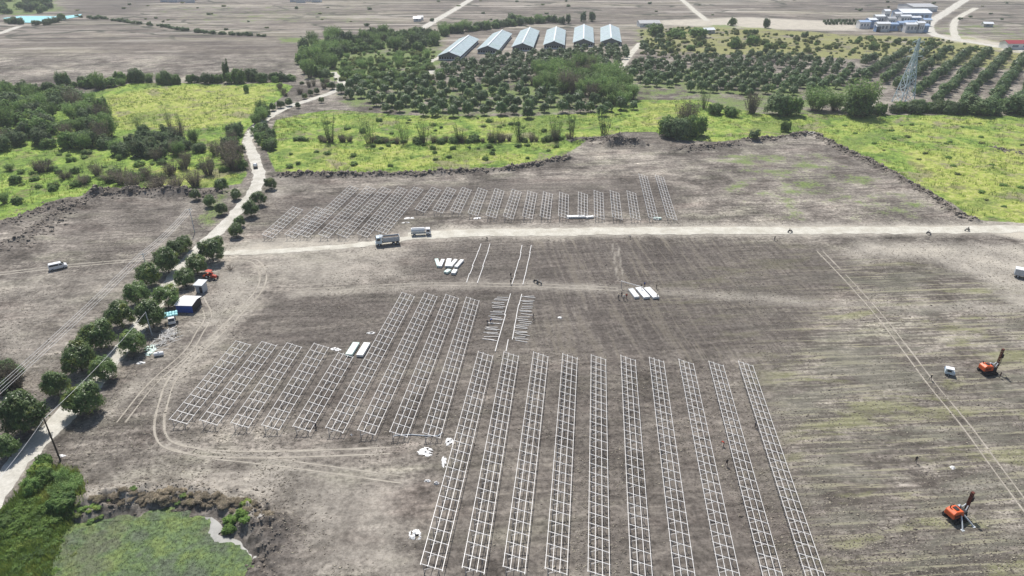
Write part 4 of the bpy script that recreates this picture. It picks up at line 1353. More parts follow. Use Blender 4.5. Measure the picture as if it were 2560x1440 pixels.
# --- soil clods on the banks
cx, cy = [], []
for pts, h, w in BANKS:
    seg = np.concatenate([[0], np.cumsum(np.hypot(*np.diff(pts, axis=0).T))])
    n = int(seg[-1] * 6)
    s_ = rs.uniform(0, seg[-1], n)
    cx.append(np.interp(s_, seg, pts[:, 0]) + rs.normal(size=n) * w * 0.7)
    cy.append(np.interp(s_, seg, pts[:, 1]) + rs.normal(size=n) * w * 0.7)
cx, cy = np.concatenate(cx), np.concatenate(cy)
cz = height(cx, cy)
r = rs.uniform(0.15, 0.5, len(cx)) * np.where(rs.rand(len(cx)) < 0.12, 1.9, 1) * np.clip(cy / 180, 0.6, 1.6)
octv = np.array([(1, 0, 0), (0, 1, 0), (-1, 0, 0), (0, -1, 0), (0, 0, 1), (0, 0, -1)], float)
V = np.repeat(octv[None], len(cx), 0) * (1 + rs.uniform(-0.35, 0.35, (len(cx), 6, 1))) * r[:, None, None]
V[:, :, 2] *= 0.75
V += np.stack([cx, cy, cz], -1)[:, None, :]
of = np.array([(0, 1, 4), (1, 2, 4), (2, 3, 4), (3, 0, 4), (1, 0, 5), (2, 1, 5), (3, 2, 5), (0, 3, 5)])
F = (of[None] + (np.arange(len(cx)) * 6)[:, None, None]).reshape(-1, 3)
ct = NT('clods', 0.95, 0.1)
kk = ct.noise(ct.pos(), 0.8, 4, 0.7)
ct.color(ct.ramp(kk, [(0.36, (0.095, 0.08, 0.068)), (0.5, (0.20, 0.175, 0.148)), (0.62, (0.36, 0.32, 0.265))]))
tag(link('soil_rubble', mesh_np('soil_rubble', V.reshape(-1, 3), F, ct.m)), 'broken clods and rubble lying on the soil banks', 'rubble', None, 'stuff')

# --- clods and dry straw over the open soil of the near half
n = 130000
fy = 72 * (255 / 72) ** rs.rand(n)
fx = fy * rs.uniform(-1.15, 1.15, n)
gk, _ = g_mask(fx, fy)
pk = fbm(fx, fy, 0.06, 4, 61)
wk_ = sdpoly(fx, fy, POND_W)
rd = np.minimum(dline(fx, fy, smooth_line(GP(ROAD_GRAVEL), 4)), dline(fx, fy, smooth_line(GP(ROAD_WHITE), 4)))
k = (gk < 0.3) & (wk_ < -1) & (rd > 4.5) & (rs.rand(n) < sstep(pk, 0.30, 0.62))
fx, fy = fx[k], fy[k]
fz = height(fx, fy)
m = len(fx)
r = rs.uniform(0.06, 0.19, m) * (fy / 110) ** 0.15 * np.where(rs.rand(m) < 0.05, 1.7, 1)
V = np.repeat(octv[None], m, 0) * (1 + rs.uniform(-0.4, 0.4, (m, 6, 1))) * r[:, None, None]
V[:, :, 0] *= rs.uniform(0.8, 1.6, (m, 1))
V[:, :, 2] *= 0.55
V += np.stack([fx, fy, fz], -1)[:, None, :]
F = (of[None] + (np.arange(m) * 6)[:, None, None]).reshape(-1, 3)
ft = NT('field_clods', 0.95, 0.1)
kk = ft.noise(ft.pos(), 1.7, 3, 0.7)
ft.color(ft.ramp(kk, [(0.38, (0.085, 0.073, 0.062)), (0.5, (0.20, 0.176, 0.150)), (0.6, (0.42, 0.385, 0.30))]))
tag(link('field_clods', mesh_np('field_clods', V.reshape(-1, 3), F, ft.m)), 'small clods and dry straw strewn over the bare soil', 'clods', None, 'stuff')
scatter([(-60, 0), (2560, 0), (2560, 60), (1900, 45), (1500, 42), (1000, 80), (600, 80), (250, 44)], 60, dict(darkbush=3, olive=2), (3, 6), 0.6,
        'small scattered scrub along the plots of the far fields', 'scrub', 0.7, stuff='scrub_cover')

# ---------------------------------------------------------------- solar mounting racks
RH, RL, RW = 2.2, 1.1, 3.55          # height of the high (left) side, of the low side, width on plan
SLOPE = (RH - RL) / RW
PUR = MB().box((0, 0.5, 0), (0.095, 1, 0.06)).mesh('purlin', M['steel'])


def beam_me():
    mb = MB()
    mb.bar((-0.12, 0, RH + 0.12 * SLOPE - 0.09), (RW + 0.12, 0, RL - 0.12 * SLOPE - 0.09), 0.12, 0, 0.07)
    mb.bar((0.5, 0.02, 0.75), (1.9, 0.02, RH - 1.9 * SLOPE - 0.16), 0.06, 0)
    return mb.mesh('support_frame', M['steel'])


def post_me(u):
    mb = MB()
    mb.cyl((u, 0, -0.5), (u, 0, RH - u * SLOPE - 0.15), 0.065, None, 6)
    return mb.mesh('post', M['shaded_steel'])


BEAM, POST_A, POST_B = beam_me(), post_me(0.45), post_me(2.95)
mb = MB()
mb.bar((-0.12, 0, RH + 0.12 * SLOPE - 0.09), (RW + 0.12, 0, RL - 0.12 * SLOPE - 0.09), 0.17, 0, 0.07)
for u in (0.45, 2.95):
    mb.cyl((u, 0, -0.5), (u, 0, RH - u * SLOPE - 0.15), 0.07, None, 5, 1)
FRAME_FAR = mb.mesh('support_frame', [M['steel'], M['shaded_steel']])


def rack(bl, tl, label, group, bay=2.55, near_=True, ext=0.0):
    p0, p1 = G(*bl, RH), G(*tl, RH)
    d = (p1 - p0)
    d.z = 0
    d.normalize()
    p0 = p0 - d * ext
    L = (p1 - p0).length
    rz = math.atan2(-d.x, d.y)
    mid = (p0 + p1) / 2
    t = empty('mounting_rack', (p0.x, p0.y, gz(mid.x, mid.y)), rz, label, 'solar rack', group)
    for k in range(4):
        u = RW * k / 3
        link('purlin', PUR, t, (u, -0.35 + rnd.uniform(-0.1, 0.1), RH - u * SLOPE), None, (1, L + 0.6 + rnd.uniform(-0.2, 0.2), 1))
    n = max(2, round(L / bay))
    for i in range(n + 1):
        y = L * i / n
        if near_:
            f = link('support_frame', BEAM, t, (rnd.uniform(-.03, .03), y + rnd.uniform(-.06, .06), rnd.uniform(-.02, .02)), rnd.uniform(-.012, .012))
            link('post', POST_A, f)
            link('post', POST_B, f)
        else:
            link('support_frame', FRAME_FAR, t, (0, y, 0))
    return t


ORD = ['first', 'second', 'third', 'fourth', 'fifth', 'sixth', 'seventh', 'eighth', 'ninth', 'tenth', 'eleventh', 'twelfth', 'thirteenth', 'fourteenth', 'fifteenth']
for i, (b, t_) in enumerate([((1052, 1408), (1196, 879)), ((1156, 1416), (1260, 880)), ((1258, 1414), (1334, 880)), ((1363, 1418), (1407, 884)),
                             ((1470, 1426), (1478, 887)), ((1577, 1430), (1552, 889)), ((1686, 1446), (1623, 893)), ((1804, 1470), (1697, 899)),
                             ((1915, 1470), (1772, 903)), ((2024, 1470), (1846, 903))]):
    rack(b, t_, 'long bare steel panel rack in the near block, %s from the left there' % ORD[i], 'racks of the near block', 2.55, True, 6.0 if i > 6 else 0)
for i, (b, t_) in enumerate([((425, 1046), (590, 851)), ((500, 1049), (655, 853)), ((578, 1056), (718, 857)), ((655, 1061), (785, 858))]):
    rack(b, t_, 'short bare steel rack nearest the mango trees, %s from the left' % ORD[i], 'short racks nearest the mango trees', 2.8)
rack((733, 1063), (846, 880), 'short rack ending at the mint wrapped bundles', 'short racks nearest the mango trees', 2.8)
for i, (b, t_) in enumerate([((815, 1066), (1005, 730)), ((895, 1072), (1062, 731)), ((975, 1077), (1115, 735)), ((1057, 1080), (1166, 742))]):
    rack(b, t_, 'long rack in the left block reaching up to the trodden strip, %s of the four' % ORD[i], 'long racks of the left block', 2.8)
FG = 'racks of the far block beyond the dirt road'
for i, (b, t_) in enumerate([((655, 585), (733, 516)), ((712, 584), (790, 516))]):
    rack(b, t_, 'short pale rack at the left end of the far block, %s one' % ORD[i], FG, 3.0, False)
for i, (b, t_) in enumerate([((745, 583), (874, 463)), ((796, 584), (917, 465)), ((842, 584), (956, 467)), ((893, 583), (996, 467)), ((940, 575), (1036, 467))]):
    rack(b, t_, 'long rack of the far block behind the dump truck, %s of the five' % ORD[i], FG, 3.0, False)
for i, (b, t_) in enumerate([((1038, 522), (1080, 468)), ((1082, 524), (1118, 468)), ((1126, 525), (1156, 468)), ((1170, 531), (1196, 469)), ((1215, 536), (1238, 470)),
                             ((1258, 538), (1281, 472)), ((1306, 538), (1320, 476)), ((1350, 538), (1359, 478)), ((1396, 538), (1399, 480)), ((1445, 536), (1446, 480)),
                             ((1486, 540), (1485, 476)), ((1531, 541), (1525, 476)), ((1576, 541), (1567, 476))]):
    rack(b, t_, 'short rack in the middle of the far block, %s from the left there' % ORD[i], FG, 3.0, False)
for i, (b, t_) in enumerate([((1622, 541), (1597, 434)), ((1668, 541), (1638, 436))]):
    rack(b, t_, 'tall rack at the right end of the far block, %s one' % ORD[i], FG, 3.0, False)

# purlins laid out end to end on the soil, loose beams beside them
LOOSE_P = MB().box((0, 0.5, 0.1), (0.2, 1, 0.14)).mesh('loose_purlin', M['steel'])
for n_, pts in enumerate([[(1167, 707), (1180, 670), (1192, 640), (1203, 612)], [(1194, 708), (1211, 655), (1225, 612)], [(1280, 711), (1297, 655), (1305, 615)],
                          [(1308, 712), (1320, 655), (1329, 615)], [(1238, 880), (1256, 812), (1275, 737)], [(1281, 850), (1291, 795), (1303, 738)], [(1265, 880), (1270, 853)]]):
    ln = smooth_line(GP(pts), 6)
    seg = np.concatenate([[0], np.cumsum(np.hypot(*np.diff(ln, axis=0).T))])
    n = max(1, round(seg[-1] / 6.0))
    for i in range(n):
        a = [float(np.interp(seg[-1] * i / n, seg, ln[:, j])) for j in (0, 1)]
        b = [float(np.interp(seg[-1] * (i + 1) / n, seg, ln[:, j])) for j in (0, 1)]
        jx = rnd.uniform(-0.1, 0.1)
        o = link('loose_purlin', LOOSE_P, None, (a[0] + jx, a[1], gz(*a) + 0.02), math.atan2(-(b[0] - a[0] + rnd.uniform(-.12, .12)), b[1] - a[1]), (1, math.hypot(b[0] - a[0], b[1] - a[1]) + 0.5, 1))
        if n_ < 4:
            tag(o, 'white purlin in the four lines laid out below the dirt road', 'purlin', 'purlins in the four lines below the dirt road')
        else:
            tag(o, 'white steel purlin lying end to end beside loose beams above the near racks', 'purlin', 'purlins laid out above the near racks')
LOOSE_B = MB().box((0, 0, 0.08), (3.9, 0.15, 0.10)).mesh('loose_beam', M['steel'])
for i in range(46):
    sd = i % 2
    y = 742 + (i // 2) * 5.0 + rnd.uniform(-3, 3)
    x = (1275 - (y - 737) * 0.26 - 20) if sd == 0 else (1303 - (y - 738) * 0.2 + 20)
    p = G(x + rnd.uniform(-5, 5), y)
    tag(link('loose_beam', LOOSE_B, None, (p.x, p.y, gz(p.x, p.y) + 0.03 + 0.05 * rnd.random()), rnd.uniform(-0.35, 0.1), (rnd.uniform(0.75, 1.0), 1, 1)),
        'loose white beam lying crosswise ' + ('left of the laid-out purlins' if sd == 0 else 'right of the laid-out purlins'), 'beam',
        'loose beams left of the purlins' if sd == 0 else 'loose beams right of the purlins')

# one frame standing alone by the bundles
a, b = G(1553, 720), G(1604, 729)
t = empty('support_frame', (a.x, a.y, gz(a.x, a.y)), math.atan2(b.y - a.y, b.x - a.x), 'single tilted frame on two posts standing beside the white bundles', 'rack frame')
L = (b - a).length
mb = MB().bar((-0.3, 0, 2.35), (L + 0.3, 0, 1.6), 0.16)
mb.build('beam', M['steel'], t)
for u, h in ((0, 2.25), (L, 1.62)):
    MB().cyl((u, 0, -0.4), (u, 0, h), 0.09, None, 6).build('post', M['shaded_steel'], t)

# wrapped bundles
BUN = {}
for key in ('bundle', 'mint'):
    mb = MB()
    for k in range(4):
        mb.box((-0.75 + 0.5 * k, 0, 0.42 + 0.02 * (k % 2)), (0.48, 1, 0.62))
    for s_ in (-0.33, 0.33):
        mb.box((0, s_, 0.06), (2.1, 0.03, 0.12), 1)
    BUN[key] = mb.mesh('wrapped_bundle', [M[key], M['wood']])


def bundle(px, py, wpx, length, rz, key, label, group=None):
    p = G(px, py)
    tag(link('wrapped_bundle', BUN[key], None, (p.x, p.y, gz(p.x, p.y)), rz, (wpx / ppm(py) / 2.0, length, 1)), label, 'bundle', group)


bundle(1584, 736, 13, 5.2, R(12), 'bundle', 'slim white bundle at the left of the group by the single frame')
bundle(1606, 735, 17, 6.2, R(14), 'bundle', 'white bundle in the middle of the group by the single frame')
bundle(1628, 735, 17, 6.2, R(16), 'bundle', 'white bundle at the right of the group by the single frame')
bundle(1094, 661, 9, 5.2, R(14), 'mint', 'pale bundle at the left end of the fan of bundles by the dirt road')
bundle(1104, 662, 9, 5.0, R(-6), 'bundle', 'second bundle of the fan of bundles by the dirt road')
bundle(1121, 661, 12, 5.4, R(-2), 'bundle', 'widest bundle, in the middle of the fan by the dirt road')
bundle(1133, 662, 9, 5.2, R(-16), 'bundle', 'slanting bundle next to the widest one of the fan by the dirt road')
bundle(1148, 663, 9, 5.4, R(-18), 'bundle', 'bundle at the right end of the fan by the dirt road')
bundle(1119, 682, 11, 2.2, R(-30), 'mint', 'small tipped bundle below the fan of bundles')
bundle(1136, 683, 11, 2.6, R(-12), 'bundle', 'small white bundle below the right part of the fan')
bundle(882, 876, 17, 5.6, R(-8), 'mint', 'mint-green bundle at the end of the short racks')
bundle(909, 877, 17, 5.8, R(-8), 'bundle', 'white bundle beside the mint-green one')
bundle(1440, 545, 46, 1.6, R(2), 'bundle', 'long low white bundle lying below the far racks')
bundle(1474, 546, 20, 1.2, R(14), 'bundle', 'short white bundle at the right end of the long low one')
bundle(1643, 549, 20, 0.8, R(0), 'mint', 'flat dark-shadowed bundle below the last far racks')


# crumpled plastic film
def heap(px, py, w, d, h, seed, key, label, group=None, cat='plastic heap'):
    n = 21
    g = np.linspace(-1, 1, n)
    A, B = np.meshgrid(g, g)
    rad = np.hypot(A, B) * (1 + 0.5 * (fbm(A + seed, B, 2.2, 2, seed) - 0.5))
    Z = h * np.clip(1 - rad, 0, 1) ** 0.6 * (0.25 + 1.3 * fbm(A * 3 + seed, B * 3, 1.3, 3, seed)) - 0.06
    V = np.stack([A * w / 2 * (1 + 0.3 * (fbm(B, B * 0, 3, 2, seed) - .5)), B * d / 2, Z], -1).reshape(-1, 3)
    ix = np.arange(n * n).reshape(n, n)
    q = np.stack([ix[:-1, :-1], ix[:-1, 1:], ix[1:, 1:], ix[1:, :-1]], -1).reshape(-1, 4)
    tear = fbm(A * 2 + seed * 3.7, B * 2, 1.6, 3, seed + 50).reshape(-1)[q].mean(1)
    keep = (rad.reshape(-1)[q] < 1.0).any(1) & (tear > 0.34 + 0.16 * rad.reshape(-1)[q].mean(1))
    p = G(px, py)
    tag(link('plastic_heap', mesh_np('plastic_heap', V, q[keep], M[key]), None, (p.x, p.y, gz(p.x, p.y) + 0.03), rnd.uniform(-0.3, 0.3)), label, cat, group)


heap(1064, 1130, 3.4, 2.6, 0.5, 1, 'plastic', 'crumpled white film with folded rim left of the near racks')
heap(1123, 1105, 1.9, 2.6, 0.5, 2, 'plastic', 'white film caught against the first near rack, upper one')
heap(1110, 1155, 1.2, 3.4, 0.45, 3, 'plastic', 'narrow white film beside the first near rack, below the upper one')
heap(1070, 1203, 1.8, 0.7, 0.35, 4, 'plastic', 'flat white strip of film left of the near racks')
heap(1091, 1209, 1.0, 0.9, 0.6, 5, 'plastic', 'small white carton-like lump at the end of the flat strip')
heap(1037, 1336, 2.2, 2.6, 0.6, 6, 'plastic', 'white film bundle at the lower left of the near racks')
heap(2383, 1168, 1.2, 1.0, 0.4, 7, 'plastic', 'small white film scrap alone on the right field')
heap(1400, 794, 1.4, 1.1, 0.4, 8, 'plastic', 'small white scrap on the soil right of the loose beams')
heap(840, 873, 3.0, 1.6, 0.4, 9, 'plastic', 'white film beside the fourth short rack')
heap(928, 832, 2.6, 1.2, 0.3, 10, 'plastic', 'greyish film left of the long racks')
heap(1193, 545, 3.0, 2.0, 0.4, 11, 'plastic', 'white film scraps below the far racks')
heap(1022, 546, 4.0, 2.2, 0.4, 12, 'plastic', 'white film pile above the dump truck')
heap(1014, 557, 3.0, 1.0, 0.3, 13, 'plastic', 'flat white film strip just above the dump truck')
heap(376, 871, 3.4, 3.6, 0.7, 14, 'mint', 'greenish white tarpaulin heap under the yellow-topped mango tree')
heap(372, 885, 2.6, 1.8, 0.6, 15, 'mint', 'greenish white crumpled sheet in front of the tarpaulin heap')
heap(352, 907, 2.4, 1.2, 0.4, 16, 'plastic', 'white scrap at the rim of the mango tree shadow by the road')
heap(84, 1266, 1.1, 1.2, 0.6, 17, 'blue_tarp', 'blue plastic scrap in the green corner by the pond')
heap(652, 1306, 2.2, 1.8, 0.9, 18, 'concrete', 'pale stony lump on the bank at the pond outlet', None, 'rubble')
heap(348, 390, 6.0, 3.0, 1.0, 19, 'plastic', 'pale rubble patch at the foot of the dark clump in the left field', None, 'rubble')
heap(2030, 338, 7.5, 3.0, 1.0, 20, 'concrete', 'pale stony heap at the top corner of the right field bank', None, 'rubble')
heap(156, 1143, 2.2, 1.2, 0.4, 21, 'plastic', 'white scraps at the foot of the near pole')
heap(879, 1087, 0.7, 0.6, 0.3, 22, 'plastic', 'small white scrap below the long racks')

# black hose along two rack ends
pts = [G(*p) for p in ((985, 1090), (1030, 1088), (1065, 1091), (1096, 1091), (1106, 1083))]
mb = MB()
for p, q in zip(pts[:-1], pts[1:]):
    mb.cyl((p.x, p.y, gz(p.x, p.y) + 0.12), (q.x, q.y, gz(q.x, q.y) + 0.12), 0.13, None, 6)
tag(mb.build('drain_hose', M['grey_paint']), 'grey hose lying along the lower ends of two long racks', 'hose')


# ---------------------------------------------------------------- poultry sheds
def shed(fr, bk, label):
    h = 6.6
    a, b = G(*fr, h), G(*bk, h)
    d = b - a
    L = min(d.length, 105)
    t = empty('poultry_shed', (a.x, a.y, gz(a.x, a.y)), math.atan2(-d.x, d.y), label, 'shed', 'row of poultry sheds')
    W, E = 8.6, 3.6
    mb = MB()
    for s_ in (-1, 1):
        mb.add([(0, -1.0, h), (s_ * (W + 0.9), -1.0, E - 0.3), (s_ * (W + 0.9), L + 1, E - 0.3), (0, L + 1, h)], [(0, 1, 2, 3) if s_ < 0 else (3, 2, 1, 0)])
        mb.add([(0, -1.0, h - 0.14), (s_ * (W + 0.9), -1.0, E - 0.44), (s_ * (W + 0.9), L + 1, E - 0.44), (0, L + 1, h - 0.14)], [(3, 2, 1, 0) if s_ < 0 else (0, 1, 2, 3)])
    mb.build('roof', M['shed_roof'], t)
    MB().box((0, L / 2, h + 0.18), (1.1, L + 0.6, 0.3)).build('ridge_vent', M['roof_white'], t)
    mb = MB()
    for s_ in (-1, 1):
        mb.box((s_ * W, L / 2, 0.55), (0.2, L, 1.5))
        mb.box((s_ * W, L / 2, 3.0), (0.2, L, 0.5))
    for y in (0, L):
        mb.box((0, y, 0.35), (2 * W - 0.22, 0.2, 1.1))
    mb.build('wall', M['wall_white'], t)
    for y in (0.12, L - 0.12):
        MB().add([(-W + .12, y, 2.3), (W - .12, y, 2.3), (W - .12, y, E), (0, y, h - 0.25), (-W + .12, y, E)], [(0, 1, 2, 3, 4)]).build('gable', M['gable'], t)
    MB().box((0, 1.2, 1.5), (2 * W - 0.6, 0.1, 2.6)).build('dark_backing', M['opening'], t)  # near-black sheet paints the shade behind the open front
    for k in range(9):
        MB().box((-W + 0.2 + k * (2 * W - 0.4) / 8, 0, 1.6), (0.28, 0.28, 1.4)).build('post', M['wall_white'], t)
    for s_ in (-1, 1):
        MB().box((s_ * (W - 0.2), L / 2, 2.0), (0.05, L - 1, 1.4)).build('side_opening', M['opening'], t)


for fr, bk, lb in [((1122, 129), (1172, 88), 'leftmost pale-roofed poultry shed, beside the curving track'), ((1219, 114), (1256, 75), 'second pale-roofed poultry shed from the left'),
                   ((1306, 107), (1325, 68), 'third poultry shed from the left, bluish roof'), ((1385, 102), (1391, 66), 'fourth poultry shed from the left'),
                   ((1459, 97), (1460, 61), 'fifth poultry shed from the left'), ((1528, 95), (1525, 61), 'rightmost pale-roofed poultry shed')]:
    shed(fr, bk, lb)


# ---------------------------------------------------------------- factory and other far buildings
def building(px, py, w, d, h, roof, wall, label, rz=0.0, rise=1.6, wins=4, door=True, axis='x', group='factory buildings', name='factory_building'):
    p = G(px, py)
    t = empty(name, (p.x, p.y, gz(p.x, p.y)), rz, label, 'building', group)
    mb = MB()
    mb.box((0, d / 2, h / 2 - 0.2), (w, d, h + 0.4))
    rf = MB()
    o = 0.5
    if axis == 'x':
        mb.add([(-w / 2 + .01, 0.01, h), (-w / 2 + .01, d - 0.01, h), (-w / 2 + .01, d / 2, h + rise), (w / 2 - .01, 0.01, h), (w / 2 - .01, d - .01, h), (w / 2 - .01, d / 2, h + rise)], [(0, 2, 1), (3, 4, 5)])
        for q in (0, 1):
            y0, y1 = ((-o, d / 2) if q == 0 else (d + o, d / 2))
            vs = [(-w / 2 - o, y0, h - 0.1), (w / 2 + o, y0, h - 0.1), (w / 2 + o, y1, h + rise + 0.12), (-w / 2 - o, y1, h + rise + 0.12)]
            vs += [(x, y, z - 0.15) for x, y, z in vs]
            rf.add(vs, [(0, 1, 2, 3), (7, 6, 5, 4), (0, 4, 5, 1), (1, 5, 6, 2), (3, 7, 4, 0)])
    else:
        mb.add([(-w / 2 + .01, 0.01, h), (w / 2 - .01, 0.01, h), (0, 0.01, h + rise), (-w / 2 + .01, d - .01, h), (w / 2 - .01, d - .01, h), (0, d - .01, h + rise)], [(0, 1, 2), (3, 5, 4)])
        for s_ in (-1, 1):
            vs = [(s_ * (w / 2 + o), -o, h - 0.1), (s_ * (w / 2 + o), d + o, h - 0.1), (0, d + o, h + rise + 0.12), (0, -o, h + rise + 0.12)]
            vs += [(x, y, z - 0.15) for x, y, z in vs]
            rf.add(vs, [(0, 1, 2, 3), (7, 6, 5, 4), (0, 4, 5, 1), (1, 5, 6, 2), (3, 7, 4, 0)])
    mb.build('wall', M[wall], t)
    rf.build('roof', M[roof], t)
    for k in range(wins):
        x = -w / 2 + w * (k + 0.7) / (wins + 0.6)
        MB().box((x, -0.02, h * 0.55), (w / (wins + 1) * 0.62, 0.1, h * 0.36)).build('window', M['dim_glass'], t)
    if door:
        MB().box((w / 2 - w * 0.09, -0.03, min(1.5, h * 0.3)), (w * 0.12, 0.12, min(3.0, h * 0.6))).build('door', M['grey_paint'], t)


building(2290, 51, 33, 26, 8, 'roof_white', 'roof_blue', 'largest warehouse of the factory, with a broad white roof', 0, 3.0, 5)
building(2312, 30, 30, 40, 6, 'roof_grey', 'wall_white', 'grey-roofed hall behind the largest warehouse', 0, 2.0, 0)
for a in [(2161, 72, 11, 9, 5, 'roof_blue', 'wall_white', 'blue-roofed house at the left end of the factory'),
          (2180, 70, 8, 10, 6, 'roof_white', 'wall_blue', 'narrow white-roofed block beside the blue-roofed house of the factory'),
          (2195, 80, 4.5, 6, 4, 'roof_white', 'wall_blue', 'little blue-walled hut at the front left of the factory'),
          (2206, 80, 13, 7, 6, 'roof_white', 'wall_white', 'white block with a dark opening in the factory front row'),
          (2234, 78, 15, 6, 5, 'roof_blue', 'wall_blue', 'long blue block in the middle of the factory front row'),
          (2254, 78, 8, 6, 6, 'roof_blue', 'roof_blue', 'short blue-grey block right of the long blue one'),
          (2278, 82, 13, 6, 6, 'roof_white', 'wall_white', 'white block with window band in the factory front row'),
          (2299, 82, 7, 6, 7, 'roof_white', 'wall_white', 'tall white block near the right end of the factory front row'),
          (2311, 81, 7, 8, 5, 'roof_blue', 'wall_blue', 'blue-grey block at the right end of the factory front row'),
          (2198, 60, 10, 8, 6, 'roof_white', 'wall_white', 'white block behind the left part of the factory front'),
          (2214, 56, 6, 8, 9, 'roof_white', 'wall_white', 'tall slim white block in the middle of the factory'),
          (2228, 62, 8, 8, 5, 'roof_grey', 'wall_white', 'grey-roofed block behind the long blue one'),
          (2242, 56, 7, 6, 7, 'roof_white', 'wall_white', 'white block left of the largest warehouse'),
          (2262, 60, 11, 6, 6, 'roof_white', 'wall_white', 'cream white block in front of the largest warehouse'),
          (2286, 60, 12, 6, 5, 'roof_white', 'wall_blue', 'white-roofed block in front of the right half of the largest warehouse'),
          (2276, 68, 13, 5, 4, 'roof_blue', 'wall_blue', 'low blue-roofed shed between the factory front and the warehouse'),
          (2316, 66, 8, 7, 5, 'roof_blue', 'wall_white', 'blue-roofed block right of the low blue shed')]:
    building(*a[:4], a[4] * 1.35, *a[5:], 0, 1.2, 3, True)
building(2566, 124, 34, 12, 5, 'roof_red', 'wall_white', 'dark red roofed building cut by the right edge', 0, 2.0, 3, True, 'x', None, 'farm_building')
building(1625, 68, 22, 14, 4, 'roof_grey', 'wall_white', 'grey-roofed shed half hidden by trees right of the poultry sheds', 0.1, 2.2, 2, True, 'x', None, 'farm_building')
building(1774, 84, 11, 8, 3.6, 'roof_white', 'concrete', 'small pale-roofed hut among the olive scrub', 0.2, 1.6, 1, True, 'x', None, 'farm_building')
building(2470, 68, 9, 7, 3.5, 'roof_white', 'concrete', 'lonely little white-roofed house on the far right field', -0.2, 1.4, 1, True, 'x', None, 'farm_building')
building(1043, 54, 8, 6, 3.4, 'roof_white', 'wall_white', 'small white house left of the far track', 0.1, 1.4, 1, True, 'x', 'little houses by the far track', 'farm_building')
building(1052, 51, 6, 6, 3.4, 'roof_grey', 'wall_white', 'small grey-roofed house left of the far track', 0.3, 1.4, 1, True, 'x', 'little houses by the far track', 'farm_building')
for i, (a, b) in enumerate([(410, 5), (432, 6), (455, 4), (475, 7), (735, 5), (752, 7), (770, 4), (790, 6)]):
    building(a, b, 12, 9, 4.5, ('roof_white', 'roof_grey')[i % 2], 'wall_white', ('white' if i % 2 == 0 else 'grey') + '-roofed house of the hamlet at the far top, ' + ('left cluster' if i < 4 else 'right cluster'),
             rnd.uniform(-.3, .3), 1.8, 0, False, 'x', 'houses of the far hamlet', 'farm_building')
LOTS = MB()
for i in range(24):
    p = G(1890 + i * 11, 64 - 3 * math.sin(i * 0.9) + (i % 2) * 5)
o = None
for i in range(20):
    p = G(2060 + i * 4.6, 56 + (i % 2) * 6)
    plant('darkbush', p.x, p.y, rnd.uniform(2.6, 3.6), rnd.uniform(3, 4), 'small dark tree in the neat line on pale ground left of the factory', 'neat line of small trees by the factory')


# ---------------------------------------------------------------- lattice pylon
def pylon(px, py):
    p = G(px, py)
    t = empty('lattice_pylon', (p.x, p.y, gz(p.x, p.y)), R(6), 'pale steel lattice power pylon at the edge of the right orchard', 'pylon')
    H, b0, b1, hb = 37.0, 4.4, 0.9, 27.0

    def half(z):
        return b0 + (b1 - b0) * z / hb if z < hb else b1 + (0.25 - b1) * (z - hb) / (H - hb)
    for sx, sy in ((-1, -1), (1, -1), (1, 1), (-1, 1)):
        mb = MB()
        for z0, z1 in ((-0.3, hb), (hb, H)):
            mb.bar((sx * half(z0), sy * half(z0), z0), (sx * half(z1), sy * half(z1), z1), 0.42)
        mb.build('leg', M['tower'], t)
    mb = MB()
    zs = [0, 5.5, 10.5, 15, 18.8, 22, 24.6, 27, 29.5, 32, 34.5]
    cor = ((-1, -1), (1, -1), (1, 1), (-1, 1))
    for z0, z1 in zip(zs[:-1], zs[1:]):
        for k in range(4):
            a, b = cor[k], cor[(k + 1) % 4]
            r0, r1 = half(z0), half(z1)
            mb.bar((a[0] * r0, a[1] * r0, z0), (b[0] * r1, b[1] * r1, z1), 0.22)
            mb.bar((b[0] * r0, b[1] * r0, z0), (a[0] * r1, a[1] * r1, z1), 0.22)
            mb.bar((a[0] * r1, a[1] * r1, z1), (b[0] * r1, b[1] * r1, z1), 0.18)
    mb.build('lattice', M['tower'], t)
    for z, w in ((27, 5.2), (31, 4.4), (35, 3.6)):
        mb = MB()
        for s_ in (-1, 1):
            for y in (-0.5, 0.5):
                mb.bar((s_ * 0.5, y, z), (s_ * w, 0, z + 0.2), 0.22)
            mb.bar((s_ * 0.5, 0, z + 1.5), (s_ * w, 0, z + 0.2), 0.2)
        ca = mb.build('crossarm', M['tower'], t)
        for s_ in (-1, 1):
            MB().cyl((s_ * (w - 0.1), 0, z - 1.5), (s_ * (w - 0.1), 0, z + 0.1), 0.16, None, 6).build('insulator', M['tank_grey'], ca)
    return t


pylon(2257, 258)


# ---------------------------------------------------------------- utility poles and wires
def pole(px, py, h, label, arm=True, r=0.13, mat='pole'):
    p = G(px, py)
    z = gz(p.x, p.y)
    t = empty('utility_pole', (p.x, p.y, z), 0, label, 'utility pole')
    MB().cyl((0, 0, -0.5), (0, 0, h), r * 1.25, r * 0.8, 8).build('shaft', M[mat], t)
    if arm:
        MB().box((0, 0, h - 0.35), (1.5, 0.12, 0.12), 0, R(35)).build('crossarm', M[mat], t)
        mb = MB()
        for s_ in (-0.65, 0.65):
            mb.cyl((s_ * math.cos(R(35)), s_ * math.sin(R(35)), h - 0.3), (s_ * math.cos(R(35)), s_ * math.sin(R(35)), h - 0.05), 0.06, None, 6)
        mb.build('insulator', M['tank_grey'], t)
    return Vector((p.x, p.y, z + h))


